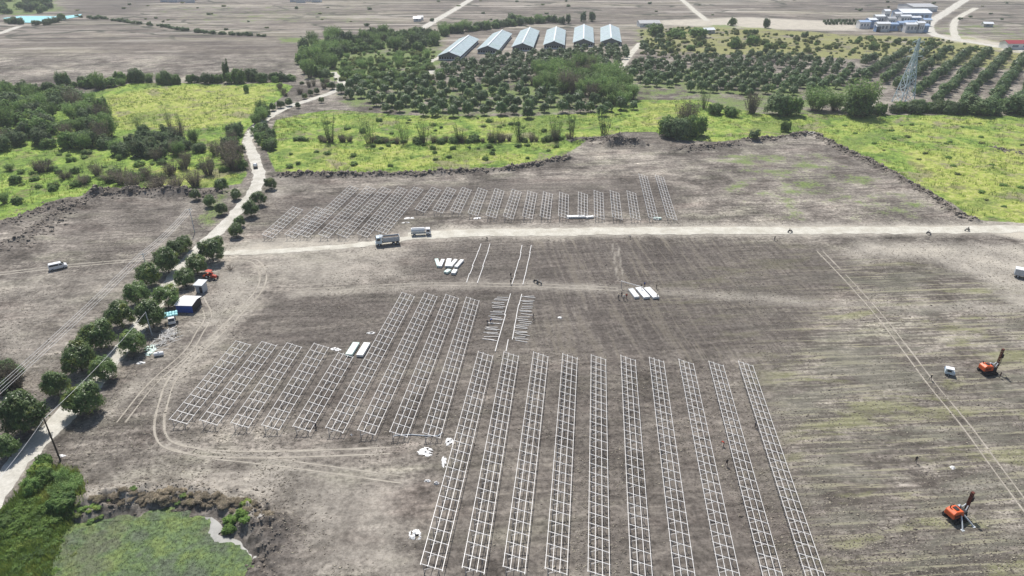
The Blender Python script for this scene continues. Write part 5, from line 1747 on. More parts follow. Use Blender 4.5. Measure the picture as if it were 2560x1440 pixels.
pA = pole(153, 1156, 10.6, 'dark timber pole standing alone beside the road in the lower left', False, 0.15)
pB = pole(380, 838, 7.0, 'short grey pole in front of the broad mango tree', False, 0.11, 'grey_paint')
pC = pole(376, 704, 9.4, 'thin pole rising behind the left row of mango trees', True, 0.12, 'grey_paint')
pD = pole(487, 581, 9.0, 'thin pole at the edge of the brown field near the grass strip', True, 0.12, 'grey_paint')
pE = pole(838, 216, 9.0, 'pole beside the upper gravel road', True, 0.12, 'grey_paint')
pF = pole(-215, 1330, 11.0, 'timber pole just outside the left edge', True)


def wire(a, b, sag, label, group=None, r=0.035):
    mb = MB()
    n = 14
    P = [a.lerp(b, i / n) - Vector((0, 0, sag * 4 * (i / n) * (1 - i / n))) for i in range(n + 1)]
    for p, q in zip(P[:-1], P[1:]):
        mb.cyl(p, q, r, None, 4)
    tag(mb.build('power_line', M['wire']), label, 'wire', group)


for k, off in enumerate((-1.1, -0.5, 0.35, 0.95)):
    v = Vector((off * 0.8, off * 0.57, -0.22 * k))
    wire(pF + v, pC + v, 0.9, 'one of the bundle of pale wires running over the left mango trees', 'bundle of wires over the left mango trees')
    wire(pC + v, pD + v, 0.8, 'one of the wires between the two thin poles behind the mango trees', 'wires between the two thin poles')
wire(pA + Vector((0, 0, -0.15)), pB + Vector((0, 0, -0.1)), 0.8, 'single pale wire from the lower left pole to the short grey pole')
wire(pA + Vector((0, 0, -0.15)), G(-60, 1262, 8.5), 0.5, 'single pale wire from the lower left pole out of the left edge')


# ---------------------------------------------------------------- people
def skin_body(name, J, E, tags, mats):
    me = bpy.data.meshes.new('tmp')
    keys = list(J)
    me.from_pydata([J[k][0] for k in keys], [(keys.index(a), keys.index(b)) for a, b in E], [])
    o = bpy.data.objects.new('tmp', me)
    COL.objects.link(o)
    sk = o.modifiers.new('skin', 'SKIN')
    for i, k in enumerate(keys):
        rr = J[k][1]
        me.skin_vertices[0].data[i].radius = rr if hasattr(rr, '__len__') else (rr, rr)
    me.skin_vertices[0].data[0].use_root = True
    ss = o.modifiers.new('sub', 'SUBSURF')
    ss.levels = ss.render_levels = 1
    dg = bpy.context.evaluated_depsgraph_get()
    out = bpy.data.meshes.new_from_object(o.evaluated_get(dg))
    out.name = name
    bpy.data.objects.remove(o)
    out.materials.clear()
    for m in mats:
        out.materials.append(m)
    segs = [(Vector(J[a][0]), Vector(J[b][0]), tags.get((a, b), 0)) for a, b in E]
    for f in out.polygons:
        c = f.center
        best, bi = 1e9, 0
        for a, b, tg in segs:
            d = b - a
            u = max(0, min(1, (c - a).dot(d) / max(d.length_squared, 1e-9)))
            q = (c - a - d * u).length
            if q < best:
                best, bi = q, tg
        f.material_index = bi
        f.use_smooth = True
    return out


def pose_joints(pose):
    J = dict(pelvis=((0, 0, 0.95), (0.15, 0.11)), belly=((0, 0.01, 1.12), (0.14, 0.10)), chest=((0, 0, 1.34), (0.17, 0.115)), neck=((0, 0.01, 1.50), 0.055),
             head=((0, 0.03, 1.61), (0.082, 0.10)), crown=((0, 0.02, 1.71), (0.07, 0.08)))
    for s_, n in ((-1, 'l'), (1, 'r')):
        J['sh' + n] = ((s_ * 0.19, 0, 1.42), 0.062)
        J['el' + n] = ((s_ * 0.25, -0.03, 1.14), 0.045)
        J['wr' + n] = ((s_ * 0.26, 0.06, 0.90), 0.032)
        J['ha' + n] = ((s_ * 0.25, 0.10, 0.80), (0.02, 0.042))
        J['hp' + n] = ((s_ * 0.10, 0, 0.88), 0.085)
        J['kn' + n] = ((s_ * 0.11, 0.02, 0.49), 0.058)
        J['an' + n] = ((s_ * 0.11, 0, 0.09), 0.042)
        J['to' + n] = ((s_ * 0.12, 0.16, 0.04), (0.045, 0.03))

    def st(k, x, y, z):
        J[k] = ((x, y, z), J[k][1])
    if pose == 'walk':
        st('knl', -0.11, 0.18, 0.50), st('anl', -0.11, 0.26, 0.09), st('tol', -0.12, 0.42, 0.05)
        st('knr', 0.11, -0.05, 0.48), st('anr', 0.11, -0.28, 0.14), st('tor', 0.12, -0.16, 0.04)
        st('ell', -0.25, -0.16, 1.16), st('wrl', -0.25, -0.16, 0.92), st('hal', -0.24, -0.14, 0.82)
        st('elr', 0.25, 0.10, 1.16), st('wrr', 0.24, 0.26, 0.98), st('har', 0.23, 0.34, 0.92)
    if pose == 'bend':
        st('belly', 0, 0.16, 1.08), st('chest', 0, 0.36, 1.14), st('neck', 0, 0.50, 1.13), st('head', 0, 0.60, 1.09), st('crown', 0, 0.69, 1.05)
        for s_, n in ((-1, 'l'), (1, 'r')):
            st('sh' + n, s_ * 0.19, 0.44, 1.12), st('el' + n, s_ * 0.22, 0.46, 0.84), st('wr' + n, s_ * 0.18, 0.54, 0.60), st('ha' + n, s_ * 0.16, 0.58, 0.50)
            st('hp' + n, s_ * 0.10, -0.03, 0.88)
    if pose == 'ride':
        for k in list(J):
            x, y, z = J[k][0]
            st(k, x, y, z - 0.12)
        for s_, n in ((-1, 'l'), (1, 'r')):
            st('hp' + n, s_ * 0.12, 0.04, 0.78), st('kn' + n, s_ * 0.24, 0.40, 0.72), st('an' + n, s_ * 0.22, 0.22, 0.34), st('to' + n, s_ * 0.22, 0.36, 0.30)
            st('el' + n, s_ * 0.30, 0.22, 1.05), st('wr' + n, s_ * 0.30, 0.48, 1.02), st('ha' + n, s_ * 0.29, 0.57, 1.02)
    return J


EDG = [('pelvis', 'belly'), ('belly', 'chest'), ('chest', 'neck'), ('neck', 'head'), ('head', 'crown')]
TG = {('neck', 'head'): 2, ('head', 'crown'): 3, ('pelvis', 'belly'): 0, ('belly', 'chest'): 0, ('chest', 'neck'): 0}
for n in 'lr':
    for a, b, g_ in (('chest', 'sh' + n, 0), ('sh' + n, 'el' + n, 0), ('el' + n, 'wr' + n, 2), ('wr' + n, 'ha' + n, 2), ('pelvis', 'hp' + n, 1), ('hp' + n, 'kn' + n, 1),
                     ('kn' + n, 'an' + n, 1), ('an' + n, 'to' + n, 3)):
        EDG.append((a, b))
        TG[(a, b)] = g_
BODY = {p: skin_body('person', pose_joints(p), EDG, TG, [M['shirt_grey'], M['denim'], M['skin'], M['hair']]) for p in ('stand', 'walk', 'bend', 'ride')}
HAT = MB().cyl((0, 0.02, 1.68), (0, 0.02, 1.70), 0.19, 0.17, 12).cyl((0, 0.02, 1.70), (0, 0.02, 1.80), 0.10, 0.07, 10).mesh('hat', M['straw'])
BODY_C = {}


def person_at(x, y, z, rz, pose, shirt, label, hat=False):
    k = (pose, shirt)
    if k not in BODY_C:
        me = BODY[pose].copy()
        me.materials[0] = M['shirt_' + shirt]
        BODY_C[k] = me
    o = tag(link('person', BODY_C[k], None, (x, y, z), rz), label, 'person')
    if hat:
        link('hat', HAT, o, (0, 0, -0.12) if pose == 'ride' else (0, 0, 0))
    return o


def person(px, py, rz, pose, shirt, label, hat=False):
    p = G(px, py)
    return person_at(p.x, p.y, gz(p.x, p.y), rz, pose, shirt, label, hat)


for a in [(1546, 747, 0.5, 'stand', 'grey', 'worker in grey with a hat at the left end of the group by the bundles', True),
          (1554, 741, 2.0, 'stand', 'black', 'worker in black facing away in the group left of the bundles'),
          (1559, 749, -1.0, 'walk', 'white', 'worker in white stepping towards the bundles', True),
          (1566, 746, 2.8, 'stand', 'red', 'worker in a reddish shirt beside the bundles'),
          (1603, 722, 1.0, 'stand', 'black', 'worker in black at the right post of the single frame'),
          (1611, 717, 3.0, 'stand', 'blue', 'worker in blue behind the middle bundle'),
          (1641, 722, 1.6, 'stand', 'black', 'worker in black behind the right end of the bundles'),
          (1642, 746, 1.4, 'walk', 'grey', 'worker in grey walking right of the bundles', True),
          (1219, 812, 0.4, 'bend', 'black', 'worker in black bending among the loose beams'),
          (1226, 808, -0.8, 'bend', 'blue', 'worker in blue bending over the beams left of the purlins'),
          (1333, 796, 1.2, 'stand', 'black', 'worker in black at the right ends of the loose beams'),
          (1277, 694, 0.2, 'walk', 'black', 'worker in black beside the third purlin line, upper one'),
          (1277, 711, 0.2, 'stand', 'black', 'worker in black at the foot of the third purlin line'),
          (2326, 950, 0.3, 'walk', 'black', 'worker in black with a pale hat on the tyre tracks', True),
          (2499, 944, 1.2, 'stand', 'black', 'worker in black at the right of the far piling rig'),
          (1809, 1116, 1.0, 'bend', 'red', 'worker in red bending between the racks'),
          (1816, 1165, 0.0, 'walk', 'black', 'worker in black walking between the racks'),
          (2289, 1155, 2.6, 'walk', 'black', 'lone worker in black on the striped field'),
          (1888, 1068, 0.4, 'stand', 'grey', 'worker in grey between the last two racks'),
          (790, 1072, 0.4, 'bend', 'black', 'worker in black bending at the end of a short rack'),
          (1936, 601, 0.4, 'stand', 'black', 'person in black below the dirt road'),
          (1218, 601, 0.4, 'bend', 'black', 'person in black bending at the edge of the dirt road'),
          (1575, 598, 0.4, 'bend', 'grey', 'person in grey crouching by the dirt road'),
          (2408, 1306, -0.6, 'bend', 'black', 'worker in black bending at the mast of the near piling rig')]:
    person(*a)


# ---------------------------------------------------------------- vehicles
def wheel(parent, x, y, z, r, w, name='wheel'):
    """Wheel with its axle across y."""
    o = MB().cyl((0, -w / 2, 0), (0, w / 2, 0), r, None, 16).build(name, M['rubber'], parent, bevel=0.03, loc=(x, y, z))
    MB().cyl((0, -w / 2 - 0.02, 0), (0, w / 2 + 0.02, 0), r * 0.52, None, 12).build('rim', M['grey_paint'], o)
    return o


def vehicle(name, px, py, head_px, label, cat):
    """Empty at the pixel, +X heading towards the second pixel."""
    p, q = G(px, py), G(*head_px)
    return empty(name, (p.x, p.y, gz(p.x, p.y) + 0.05), math.atan2(q.y - p.y, q.x - p.x), label, cat)


# dump truck
t = vehicle('dump_truck', 969, 611, (900, 618), 'pale blue-grey dump truck driving left on the dirt road', 'truck')
MB().box((-0.2, 0, 0.95), (7.6, 0.95, 0.35)).build('chassis', M['chassis'], t)
MB().prism([(1.75, 0.9), (3.75, 0.9), (3.82, 1.9), (3.55, 3.05), (1.9, 3.1), (1.75, 2.9)], -1.25, 1.25, 0, 0.1).build('cab', M['pale_blue_paint'], t, bevel=0.06)
MB().prism([(3.845, 2.05), (3.60, 2.92), (3.57, 2.9), (3.80, 2.03)], -1.02, 1.02).build('windscreen', M['glass'], t)
for s_ in (-1, 1):
    MB().prism([(2.35, 2.0), (3.45, 2.0), (3.3, 2.75), (2.35, 2.8)], s_ * 1.17, s_ * 1.268).build('side_window', M['glass'], t)
    MB().box((3.9, s_ * 0.95, 1.15), (0.1, 0.3, 0.22)).build('headlight', M['white_paint'], t)
    MB().box((3.7, s_ * 1.45, 2.4), (0.12, 0.1, 0.45)).build('mirror', M['chassis'], t)
MB().box((3.85, 0, 0.75), (0.22, 2.4, 0.4)).build('bumper', M['pale_blue_paint'], t)
mb = MB()
wl, h0, h1 = 1.25, 1.35, 2.85
mb.box((-1.3, 0, h0), (5.3, 2.3, 0.16))
for s_ in (-1, 1):
    mb.add([(1.35, s_ * 1.1, h0), (-3.95, s_ * 1.1, h0), (-4.05, s_ * wl, h1), (1.4, s_ * wl, h1), (1.35, s_ * 1.0, h0), (-3.95, s_ * 1.0, h0), (-4.05, s_ * (wl - .1), h1), (1.4, s_ * (wl - .1), h1)],
           [(0, 1, 2, 3), (7, 6, 5, 4), (3, 2, 6, 7), (0, 3, 7, 4), (1, 5, 6, 2)])
    for k in range(5):
        mb.box((1.0 - 1.15 * k, s_ * 1.2, 2.1), (0.12, 0.16, 1.45))
mb.box((1.4, 0, 2.25), (0.12, 2.3, 1.7))
mb.box((-4.0, 0, 2.1), (0.12, 2.3, 1.5))
mb.add([(1.4, -1.25, 3.1), (1.4, 1.25, 3.1), (2.5, 1.25, 3.3), (2.5, -1.25, 3.3)], [(0, 1, 2, 3)])
mb.build('dump_body', M['grey_paint'], t)
MB().box((-1.3, 0, 2.2), (5.1, 2.2, 0.5)).build('load', plain('earth_load', (0.15, 0.13, 0.11), 0.95, 0.1, 0, 0.3), t)
MB().cyl((1.55, 0.8, 1.0), (1.55, 0.8, 3.4), 0.1, None, 8).build('exhaust_pipe', M['chassis'], t)
for x in (2.75, -2.0, -3.35):
    for s_ in (-1, 1):
        wheel(t, x, s_ * 1.02, 0.52, 0.52, 0.45)

# tank truck behind it
t = vehicle('tank_truck', 1052, 588, (1120, 584), 'small grey tank truck with white roof driving behind the dump truck', 'truck')
MB().box((0, 0, 0.75), (6.6, 0.8, 0.25)).build('chassis', M['chassis'], t)
MB().cyl((-3.2, 0, 1.75), (1.5, 0, 1.75), 0.95, None, 20).build('tank', M['tank_grey'], t)
MB().box((-0.85, 0, 2.72), (4.2, 0.6, 0.1)).build('catwalk', M['white_paint'], t)
MB().prism([(1.75, 0.7), (3.45, 0.7), (3.5, 1.5), (3.25, 2.4), (1.75, 2.45)], -1.05, 1.05, 0, 0.08).build('cab', M['white_paint'], t, bevel=0.05)
MB().prism([(3.52, 1.55), (3.3, 2.3), (3.26, 2.28), (3.47, 1.53)], -0.85, 0.85).build('windscreen', M['glass'], t)
for s_ in (-1, 1):
    MB().prism([(2.1, 1.5), (3.2, 1.5), (3.05, 2.15), (2.1, 2.2)], s_ * 0.98, s_ * 1.066).build('side_window', M['glass'], t)
    MB().box((-0.85, s_ * 0.95, 1.0), (4.4, 0.06, 0.3)).build('side_guard', M['grey_paint'], t)
    for x in (2.5, -2.2):
        wheel(t, x, s_ * 0.9, 0.45, 0.45, 0.32)

# white van
t = vehicle('van', 146, 672, (200, 660), 'white passenger van on the field track at the left', 'van')
MB().prism([(-2.45, 0.35), (2.35, 0.35), (2.5, 0.7), (2.45, 1.05), (1.75, 1.35), (1.05, 2.05), (-2.2, 2.08), (-2.45, 1.6)], -0.92, 0.92, 0, 0.13).build('body', M['white_paint'], t, bevel=0.06)
MB().prism([(1.80, 1.38), (1.12, 2.02), (1.09, 1.98), (1.75, 1.36)], -0.74, 0.74).build('windscreen', M['glass'], t)
for s_ in (-1, 1):
    MB().prism([(-2.15, 1.35), (0.35, 1.35), (0.3, 1.85), (-2.1, 1.85)], s_ * 0.80, s_ * 0.895).build('side_window', M['glass'], t)
    MB().prism([(0.55, 1.35), (1.45, 1.35), (1.05, 1.85), (0.55, 1.85)], s_ * 0.80, s_ * 0.895).build('side_window', M['glass'], t)
    MB().box((2.44, s_ * 0.66, 0.85), (0.1, 0.34, 0.2)).build('headlight', M['tank_grey'], t)
    for x in (1.6, -1.5):
        wheel(t, x, s_ * 0.82, 0.34, 0.34, 0.22)
MB().box((2.48, 0, 0.45), (0.14, 1.7, 0.2)).build('bumper', M['grey_paint'], t)

# dark pickup on the gravel road
t = vehicle('pickup', 639, 419, (642, 440), 'dark pickup driving down the gravel road by the green fields', 'car')
MB().prism([(-2.5, 0.45), (2.4, 0.45), (2.5, 0.95), (1.2, 1.1), (0.55, 1.75), (-0.85, 1.75), (-1.0, 1.1), (-2.5, 1.1)], -0.9, 0.9, 0, 0.12).build('body', M['chassis'], t, bevel=0.05)
MB().box((-0.15, 0, 1.77), (1.2, 1.3, 0.05)).build('roof_panel', M['white_paint'], t)
MB().prism([(1.22, 1.14), (0.6, 1.72), (0.56, 1.7), (1.16, 1.12)], -0.72, 0.72).build('windscreen', M['tank_grey'], t)
MB().box((-1.75, 0, 1.12), (1.35, 1.5, 0.06)).build('cargo_cover', M['grey_paint'], t)
for s_ in (-1, 1):
    for x in (1.55, -1.5):
        wheel(t, x, s_ * 0.8, 0.38, 0.38, 0.25)

# box truck cut by the right edge
t = vehicle('box_truck', 2562, 696, (2640, 712), 'white-roofed truck body cut by the right edge', 'truck')
MB().box((0, 0, 1.75), (6.0, 2.3, 1.9)).build('cargo_box', M['grey_paint'], t, bevel=0.04)
MB().box((0, 0, 2.76), (6.1, 2.4, 0.10)).build('roof', M['white_paint'], t)
MB().box((0.8, 0, 0.65), (7.6, 0.9, 0.3)).build('chassis', M['chassis'], t)
MB().prism([(3.25, 0.6), (4.8, 0.6), (4.85, 1.4), (4.6, 2.3), (3.25, 2.35)], -1.05, 1.05, 0, 0.08).build('cab', M['white_paint'], t, bevel=0.05)
for s_ in (-1, 1):
    for x in (4.0, -1.9):
        wheel(t, x, s_ * 0.95, 0.45, 0.45, 0.32)

# small truck with aqua load under the trees
t = vehicle('small_truck', 431, 806, (432, 826), 'small truck with an aqua sheeted load parked under the mango trees', 'truck')
MB().box((-0.6, 0, 0.6), (4.4, 1.5, 0.25)).build('chassis', M['chassis'], t)
MB().prism([(0.4, 0.5), (1.6, 0.5), (1.62, 1.2), (1.35, 1.95), (0.4, 2.0)], -0.85, 0.85, 0, 0.08).build('cab', M['white_tarp'], t, bevel=0.05)
MB().prism([(1.66, 1.2), (1.40, 1.88), (1.36, 1.86), (1.6, 1.18)], -0.72, 0.72).build('windscreen', M['glass'], t)
MB().box((1.7, 0, 0.6), (0.16, 1.8, 0.3)).build('bumper', M['white_paint'], t)
mb = MB()
for i in range(5):
    for j in range(2):
        mb.box((-0.25 - j * 1.3, -1.4 + i * 0.7, 2.1 + 0.08 * ((i + j) % 2)), (1.2, 0.62, 0.5))
mb.build('sheeted_load', M['aqua'], t, bevel=0.12)
for s_ in (-1, 1):
    for x in (1.0, -1.9):
        wheel(t, x, s_ * 0.75, 0.36, 0.36, 0.24)


# piling rigs
def rig(px, py, rz, label, mast_h, outrig=False):
    p = G(px, py)
    t = empty('piling_rig', (p.x, p.y, gz(p.x, p.y)), rz, label, 'piling rig')
    t.scale = (1.06, 1.06, 1.15)
    for s_ in (-1, 1):
        MB().prism([(-1.6, 0.3), (-1.35, 0.02), (1.35, 0.02), (1.6, 0.3), (1.35, 0.66), (-1.35, 0.66)], s_ * 1.15 - 0.25, s_ * 1.15 + 0.25).build('crawler_track', M['rubber'], t)
    MB().box((0, 0, 0.7), (2.6, 1.7, 0.3)).build('undercarriage', M['chassis'], t)
    MB().prism([(-1.9, 0.95), (0.3, 0.95), (0.4, 1.6), (0.2, 2.0), (-1.3, 2.2), (-1.9, 1.85)], -0.95, 0.95, 0, 0.14).build('engine_cover', M['orange'], t, bevel=0.08)
    mb = MB().box((0.85, -0.35, 1.25), (0.8, 0.9, 0.8)).box((0.95, 0.55, 1.1), (0.5, 0.4, 0.5)).cyl((0.6, -0.8, 1.0), (1.3, -0.8, 1.0), 0.16).cyl((0.5, 0.2, 1.7), (0.5, 0.2, 2.45), 0.07)
    mb.build('hydraulic_unit', M['chassis'], t, bevel=0.03)
    mb = MB()
    for s_ in (-0.8, 0.8):
        mb.bar((0.3, s_, 0.9), (1.7, s_ * 0.5, 0.9), 0.2)
    mb.build('mast_carriage', M['rust'], t)
    MB().box((-0.7, 0, 2.22), (0.7, 0.8, 0.1)).cyl((-1.4, 0.5, 2.1), (-1.4, 0.5, 2.7), 0.08).build('exhaust_pipe', M['chassis'], t)
    mb = MB()
    for k in range(4):
        mb.box((-1.5 + 0.35 * k, 0.96, 1.4), (0.18, 0.05, 0.5))
        mb.box((-1.5 + 0.35 * k, -0.96, 1.4), (0.18, 0.05, 0.5))
    mb.build('vent', M['chassis'], t)
    MB().box((0.75, 0.5, 1.75), (0.6, 0.5, 0.5)).build('control_box', M['grey_paint'], t, bevel=0.03)
    mb = MB()
    for a, b in ((-0.16, -0.16), (0.16, -0.16), (0.16, 0.16), (-0.16, 0.16)):
        mb.bar((1.85 + a, b, 0.15), (1.85 + a, b, mast_h), 0.11)
    n = int(mast_h / 0.6)
    for k in range(n):
        z0, z1 = 0.2 + k * 0.6, 0.2 + (k + 1) * 0.6
        for b in (-0.16, 0.16):
            mb.bar((1.69, b, z0), (2.01, b, z1), 0.06)
        for a in (1.69, 2.01):
            mb.bar((a, -0.16, z1), (a, 0.16, z0), 0.06)
    mb.build('mast', M['rust'], t)
    MB().box((2.25, 0, mast_h * 0.72), (0.5, 0.5, 0.9)).build('hammer', M['chassis'], t, bevel=0.04)
    MB().box((1.85, 0, mast_h + 0.12), (0.5, 0.45, 0.2)).build('mast_head', M['rust'], t)
    mb = MB()
    for s_ in (-0.5, 0.5):
        mb.bar((0.9, s_, 1.2), (1.7, s_ * 0.4, 2.3), 0.16)
    mb.build('tilt_cylinder', M['tank_grey'], t)
    mb = MB()
    pr = None
    for k in range(9):
        u = k / 8
        q = Vector((2.5 + 0.35 * math.sin(u * PI), 0.3, 0.6 + (mast_h * 0.75 - 0.6) * u))
        if pr:
            mb.cyl(pr, q, 0.05, None, 5)
        pr = q
    mb.build('hose', M['rubber'], t)
    if outrig:
        for s_ in (-1, 1):
            mb = MB()
            mb.bar((0.3 * s_, -1.0, 1.4), (1.2 * s_, -2.5, 0.1), 0.18)
            mb.box((1.2 * s_, -2.5, 0.05), (0.5, 0.5, 0.1))
            mb.build('outrigger', M['tank_grey'], t)
    return t


rig(2468, 930, R(8), 'orange piling rig with upright dark mast on the right field', 5.4)
rig(2388, 1294, R(18), 'nearer orange piling rig with steel outriggers at the lower right', 4.6, True)


# motor tricycle, motorbikes
def bike(t, x=0.0, y=0.0):
    for dx in (-0.65, 0.65):
        wheel(t, x + dx, y, 0.31, 0.31, 0.1)
    MB().prism([(x - 0.7, 0.55), (x + 0.35, 0.5), (x + 0.55, 0.95), (x + 0.3, 0.92), (x - 0.1, 0.78), (x - 0.75, 0.8)], y - 0.12, y + 0.12).build('body', M['chassis'], t, bevel=0.03)
    MB().box((x - 0.35, y, 0.84), (0.65, 0.26, 0.1)).build('seat', M['rubber'], t)
    mb = MB()
    mb.bar((x + 0.5, y - 0.36, 1.02), (x + 0.5, y + 0.36, 1.02), 0.05)
    mb.bar((x + 0.65, y, 0.3), (x + 0.48, y, 1.02), 0.07)
    mb.build('handlebar', M['grey_paint'], t)


t = vehicle('motor_tricycle', 2372, 934, (2400, 940), 'motor tricycle with pale sidecar near the far piling rig', 'tricycle')
bike(t, 0, 0.75)
MB().prism([(-1.0, 0.35), (0.9, 0.35), (1.15, 0.8), (0.75, 1.0), (0.6, 1.65), (-0.95, 1.7), (-1.05, 0.9)], -0.95, 0.35, 0, 0.05).build('sidecar', M['pale_blue_paint'], t, bevel=0.04)
MB().box((-0.15, -0.3, 1.78), (1.8, 1.3, 0.08)).build('canopy', M['white_paint'], t)
MB().box((-0.7, 0.75, 1.0), (0.6, 0.5, 0.4)).build('cargo_box', M['wall_blue'], t)
MB().prism([(0.64, 1.05), (0.68, 1.05), (0.6, 1.55), (0.56, 1.55)], -0.8, 0.2).build('windscreen', M['glass'], t)
MB().box((-0.2, -0.97, 1.3), (0.9, 0.06, 0.45)).build('side_window', M['glass'], t)
wheel(t, -0.2, -1.0, 0.28, 0.28, 0.12)
for i, (px, py, hd, sh, lb) in enumerate([(1975, 581, (2000, 581), 'black', 'on the dirt road, alone right of the middle'), (2321, 587, (2330, 590), 'white', 'at the lower edge of the dirt road'),
                                          (2417, 578, (2400, 578), 'black', 'near the right end of the dirt road')]):
    t = vehicle('motorbike', px, py, hd, 'small dark motorbike ' + lb, 'motorbike')
    bike(t)
    c, s_ = math.cos(t.rotation_euler.z), math.sin(t.rotation_euler.z)
    person_at(t.location.x - 0.3 * c, t.location.y - 0.3 * s_, t.location.z + 0.08, t.rotation_euler.z - PI / 2, 'ride', sh, 'rider in %s sitting on the motorbike %s' % (sh, lb))
for px, py, lb in ((1340, 707, 'dark motorbike parked right of the purlin lines, upper one'), (1348, 711, 'dark motorbike parked right of the purlin lines, lower one')):
    bike(vehicle('motorbike', px, py, (px + 20, py + 4), lb, 'motorbike'))
p = G(1350, 712)

# red tractor
t = vehicle('tractor', 530, 696, (560, 703), 'red tractor with orange canopy frame beside the mango trees', 'tractor')
MB().prism([(-0.2, 0.6), (1.9, 0.6), (1.95, 1.2), (1.7, 1.4), (-0.2, 1.45)], -0.42, 0.42, 0, 0.06).build('hood', M['red'], t, bevel=0.05)
for s_ in (-1, 1):
    wheel(t, -0.9, s_ * 0.85, 0.75, 0.75, 0.45)
    wheel(t, 1.5, s_ * 0.75, 0.42, 0.42, 0.3)
    MB().prism([(-1.6, 1.2), (-1.2, 1.62), (-0.5, 1.62), (-0.2, 1.3), (-0.5, 1.5), (-1.2, 1.5)], s_ * 0.85 - 0.24, s_ * 0.85 + 0.24).build('mudguard', M['red'], t)
MB().box((-0.8, 0, 1.15), (0.6, 0.6, 0.6)).build('seat', M['chassis'], t)
mb = MB()
for a in (-1.3, -0.1):
    for s_ in (-0.55, 0.55):
        mb.bar((a, s_, 1.3), (a, s_, 2.4), 0.07)
mb.build('canopy_frame', M['chassis'], t)
MB().box((-0.7, 0, 2.45), (1.7, 1.5, 0.1)).build('canopy', M['red'], t)
MB().box((-2.2, 0, 0.7), (0.9, 2.0, 0.5)).build('rotary_tiller', M['orange'], t, bevel=0.05)
MB().cyl((1.0, 0.25, 1.4), (1.0, 0.25, 2.2), 0.05, None, 6).build('exhaust_pipe', M['chassis'], t)

# grey hut, blue tent, scrap
p = G(500, 732)
t = empty('site_hut', (p.x, p.y, gz(p.x, p.y)), R(-8), 'narrow grey hut with flat pale roof beside the blue tent', 'hut')
MB().box((0, 1.2, 1.25), (2.2, 2.4, 2.7)).build('wall', M['grey_paint'], t)
mb = MB()
for k in range(9):
    mb.box((-0.96 + 0.24 * k, -0.02, 1.25), (0.06, 0.05, 2.5))
mb.build('corrugation', M['grey_paint'], t)
MB().add([(-1.4, -0.5, 2.62), (1.4, -0.5, 2.62), (1.4, 2.8, 2.95), (-1.4, 2.8, 2.95), (-1.4, -0.5, 2.72), (1.4, -0.5, 2.72), (1.4, 2.8, 3.05), (-1.4, 2.8, 3.05)],
         [(3, 2, 1, 0), (4, 5, 6, 7), (0, 1, 5, 4), (1, 2, 6, 5), (2, 3, 7, 6), (3, 0, 4, 7)]).build('roof', M['tank_grey'], t)
MB().box((0.5, -0.05, 1.0), (0.8, 0.06, 1.9)).build('door', M['chassis'], t)
p = G(463, 781)
t = empty('tarpaulin_tent', (p.x, p.y, gz(p.x, p.y)), R(-4), 'blue-walled tarpaulin tent with a white roof under the trees', 'tent')
mb = MB()
mb.box((0, 0, 1.2), (4.6, 0.06, 2.4))
mb.box((0, 5.0, 1.2), (4.6, 0.06, 2.4))
mb.box((-2.33, 2.5, 1.2), (0.06, 4.9, 2.4))
mb.build('wall', M['blue_tarp'], t)
MB().box((2.33, 2.5, 1.1), (0.06, 4.9, 2.2)).build('wall', M['chassis'], t)['label'] = 'right wall with its shade painted in dark'  # blue tarpaulin side given a near-black colour to paint its shade
mb = MB()
mb.add([(-2.6, -0.35, 2.35), (2.6, -0.35, 2.4), (2.75, 2.6, 3.0), (-2.5, 2.6, 3.0), (2.6, 5.4, 2.4), (-2.6, 5.4, 2.4)], [(0, 1, 2, 3), (3, 2, 4, 5)])
mb.add([(-2.6, -0.35, 2.30), (2.6, -0.35, 2.35), (2.75, 2.6, 2.95), (-2.5, 2.6, 2.95), (2.6, 5.4, 2.35), (-2.6, 5.4, 2.35)], [(3, 2, 1, 0), (5, 4, 2, 3)])
mb.build('roof', M['white_tarp'], t)
mb = MB()
for a in (-2.2, 2.2):
    for b in (0.15, 4.85):
        mb.bar((a, b, -0.2), (a, b, 2.5), 0.09)
mb.build('tent_pole', M['wood'], t)
p = G(398, 889)
t = empty('water_tank', (p.x, p.y, gz(p.x, p.y)), R(18), 'white plastic tank lying on its side by the tarpaulin heap', 'tank')
MB().cyl((-1.1, 0, 0.55), (1.1, 0, 0.55), 0.55, None, 18).build('body', M['white_paint'], t, bevel=0.1)
MB().cyl((0, 0, 1.05), (0, 0, 1.18), 0.22, None, 12).build('lid', M['tank_grey'], t)
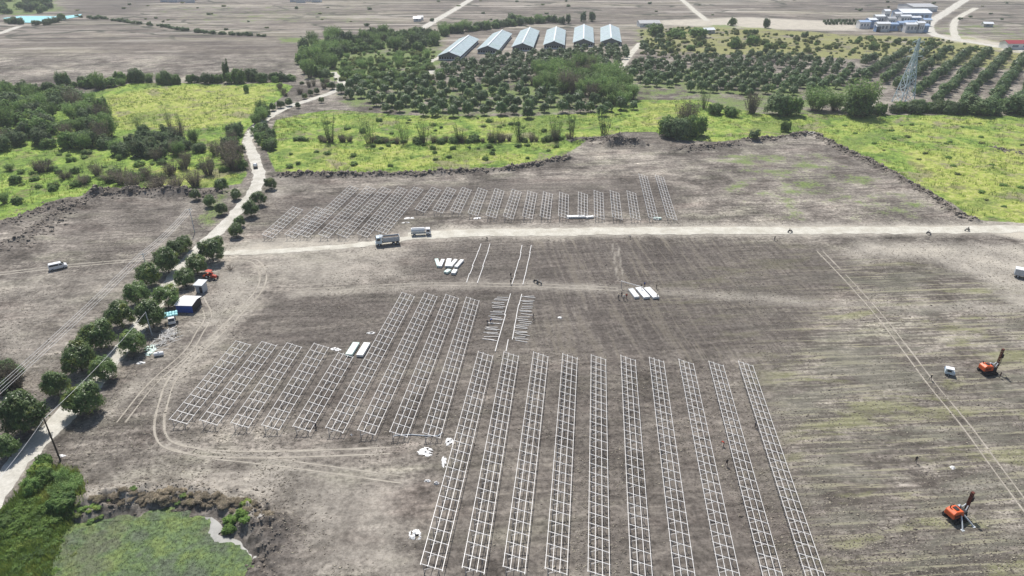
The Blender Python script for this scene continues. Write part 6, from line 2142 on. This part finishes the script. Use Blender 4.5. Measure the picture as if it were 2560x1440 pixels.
for i, (px, py, n, ln_, lb) in enumerate([(428, 838, 60, 3.0, 'tangled pile of steel offcuts below the small truck'), (405, 858, 34, 2.4, 'low tangle of steel bars beside the short grey pole')]):
    p = G(px, py)
    mb = MB()
    for k in range(n):
        c = Vector((rnd.gauss(0, 1.2), rnd.gauss(0, 1.7), rnd.uniform(0.05, 0.8)))
        a = rnd.uniform(0, PI)
        d = Vector((math.cos(a), math.sin(a), rnd.uniform(-0.15, 0.15))) * ln_ * rnd.uniform(0.25, 0.5)
        mb.bar(c - d, c + d, 0.08)
    tag(mb.build('steel_offcuts', M['steel'], None, loc=(p.x, p.y, gz(p.x, p.y)), rz=0.2), lb, 'scrap pile')
p = G(446, 836)
t = empty('timber_tripod', (p.x, p.y, gz(p.x, p.y)), 0, 'pale propped poles standing by the steel offcuts', 'poles')
for a in range(4):
    MB().bar((0.9 * math.cos(a * 1.7), 0.9 * math.sin(a * 1.7), 0), (0.05 * a, 0, 2.6), 0.1).build('prop', M['straw'], t)
p = G(575, 675)
rr = random.Random(5)
mb = MB()
for k in range(26):
    a, e = rr.uniform(0, 2 * PI), rr.uniform(0.2, 1.2)
    q = Vector((rr.uniform(-0.6, 0.6), rr.uniform(-0.6, 0.6), 0.5))
    mb.bar(q, q + Vector((math.cos(a) * math.cos(e), math.sin(a) * math.cos(e), math.sin(e))) * rr.uniform(1.0, 2.4), 0.05)
tag(mb.build('cut_branches', M['bark'], None, loc=(p.x, p.y, gz(p.x, p.y) - 0.3), rz=0), 'bare cut branches lying right of the red tractor', 'branches')

# ---------------------------------------------------------------- air
hz_ = NT('haze_air')
hz_.t.nodes.remove(hz_.b)
vol = hz_.n('ShaderNodeVolumePrincipled', {'Color': (0.86, 0.91, 1.0, 1), 'Density': 0.00013, 'Anisotropy': 0.1})
hz_.put(hz_.t.nodes['Material Output'].inputs['Volume'], vol.outputs['Volume'])
tag(MB().box((0, 650, 49), (2600, 1500, 106)).build('haze', hz_.m), 'thin pale haze over the far fields', 'haze', None, 'stuff')
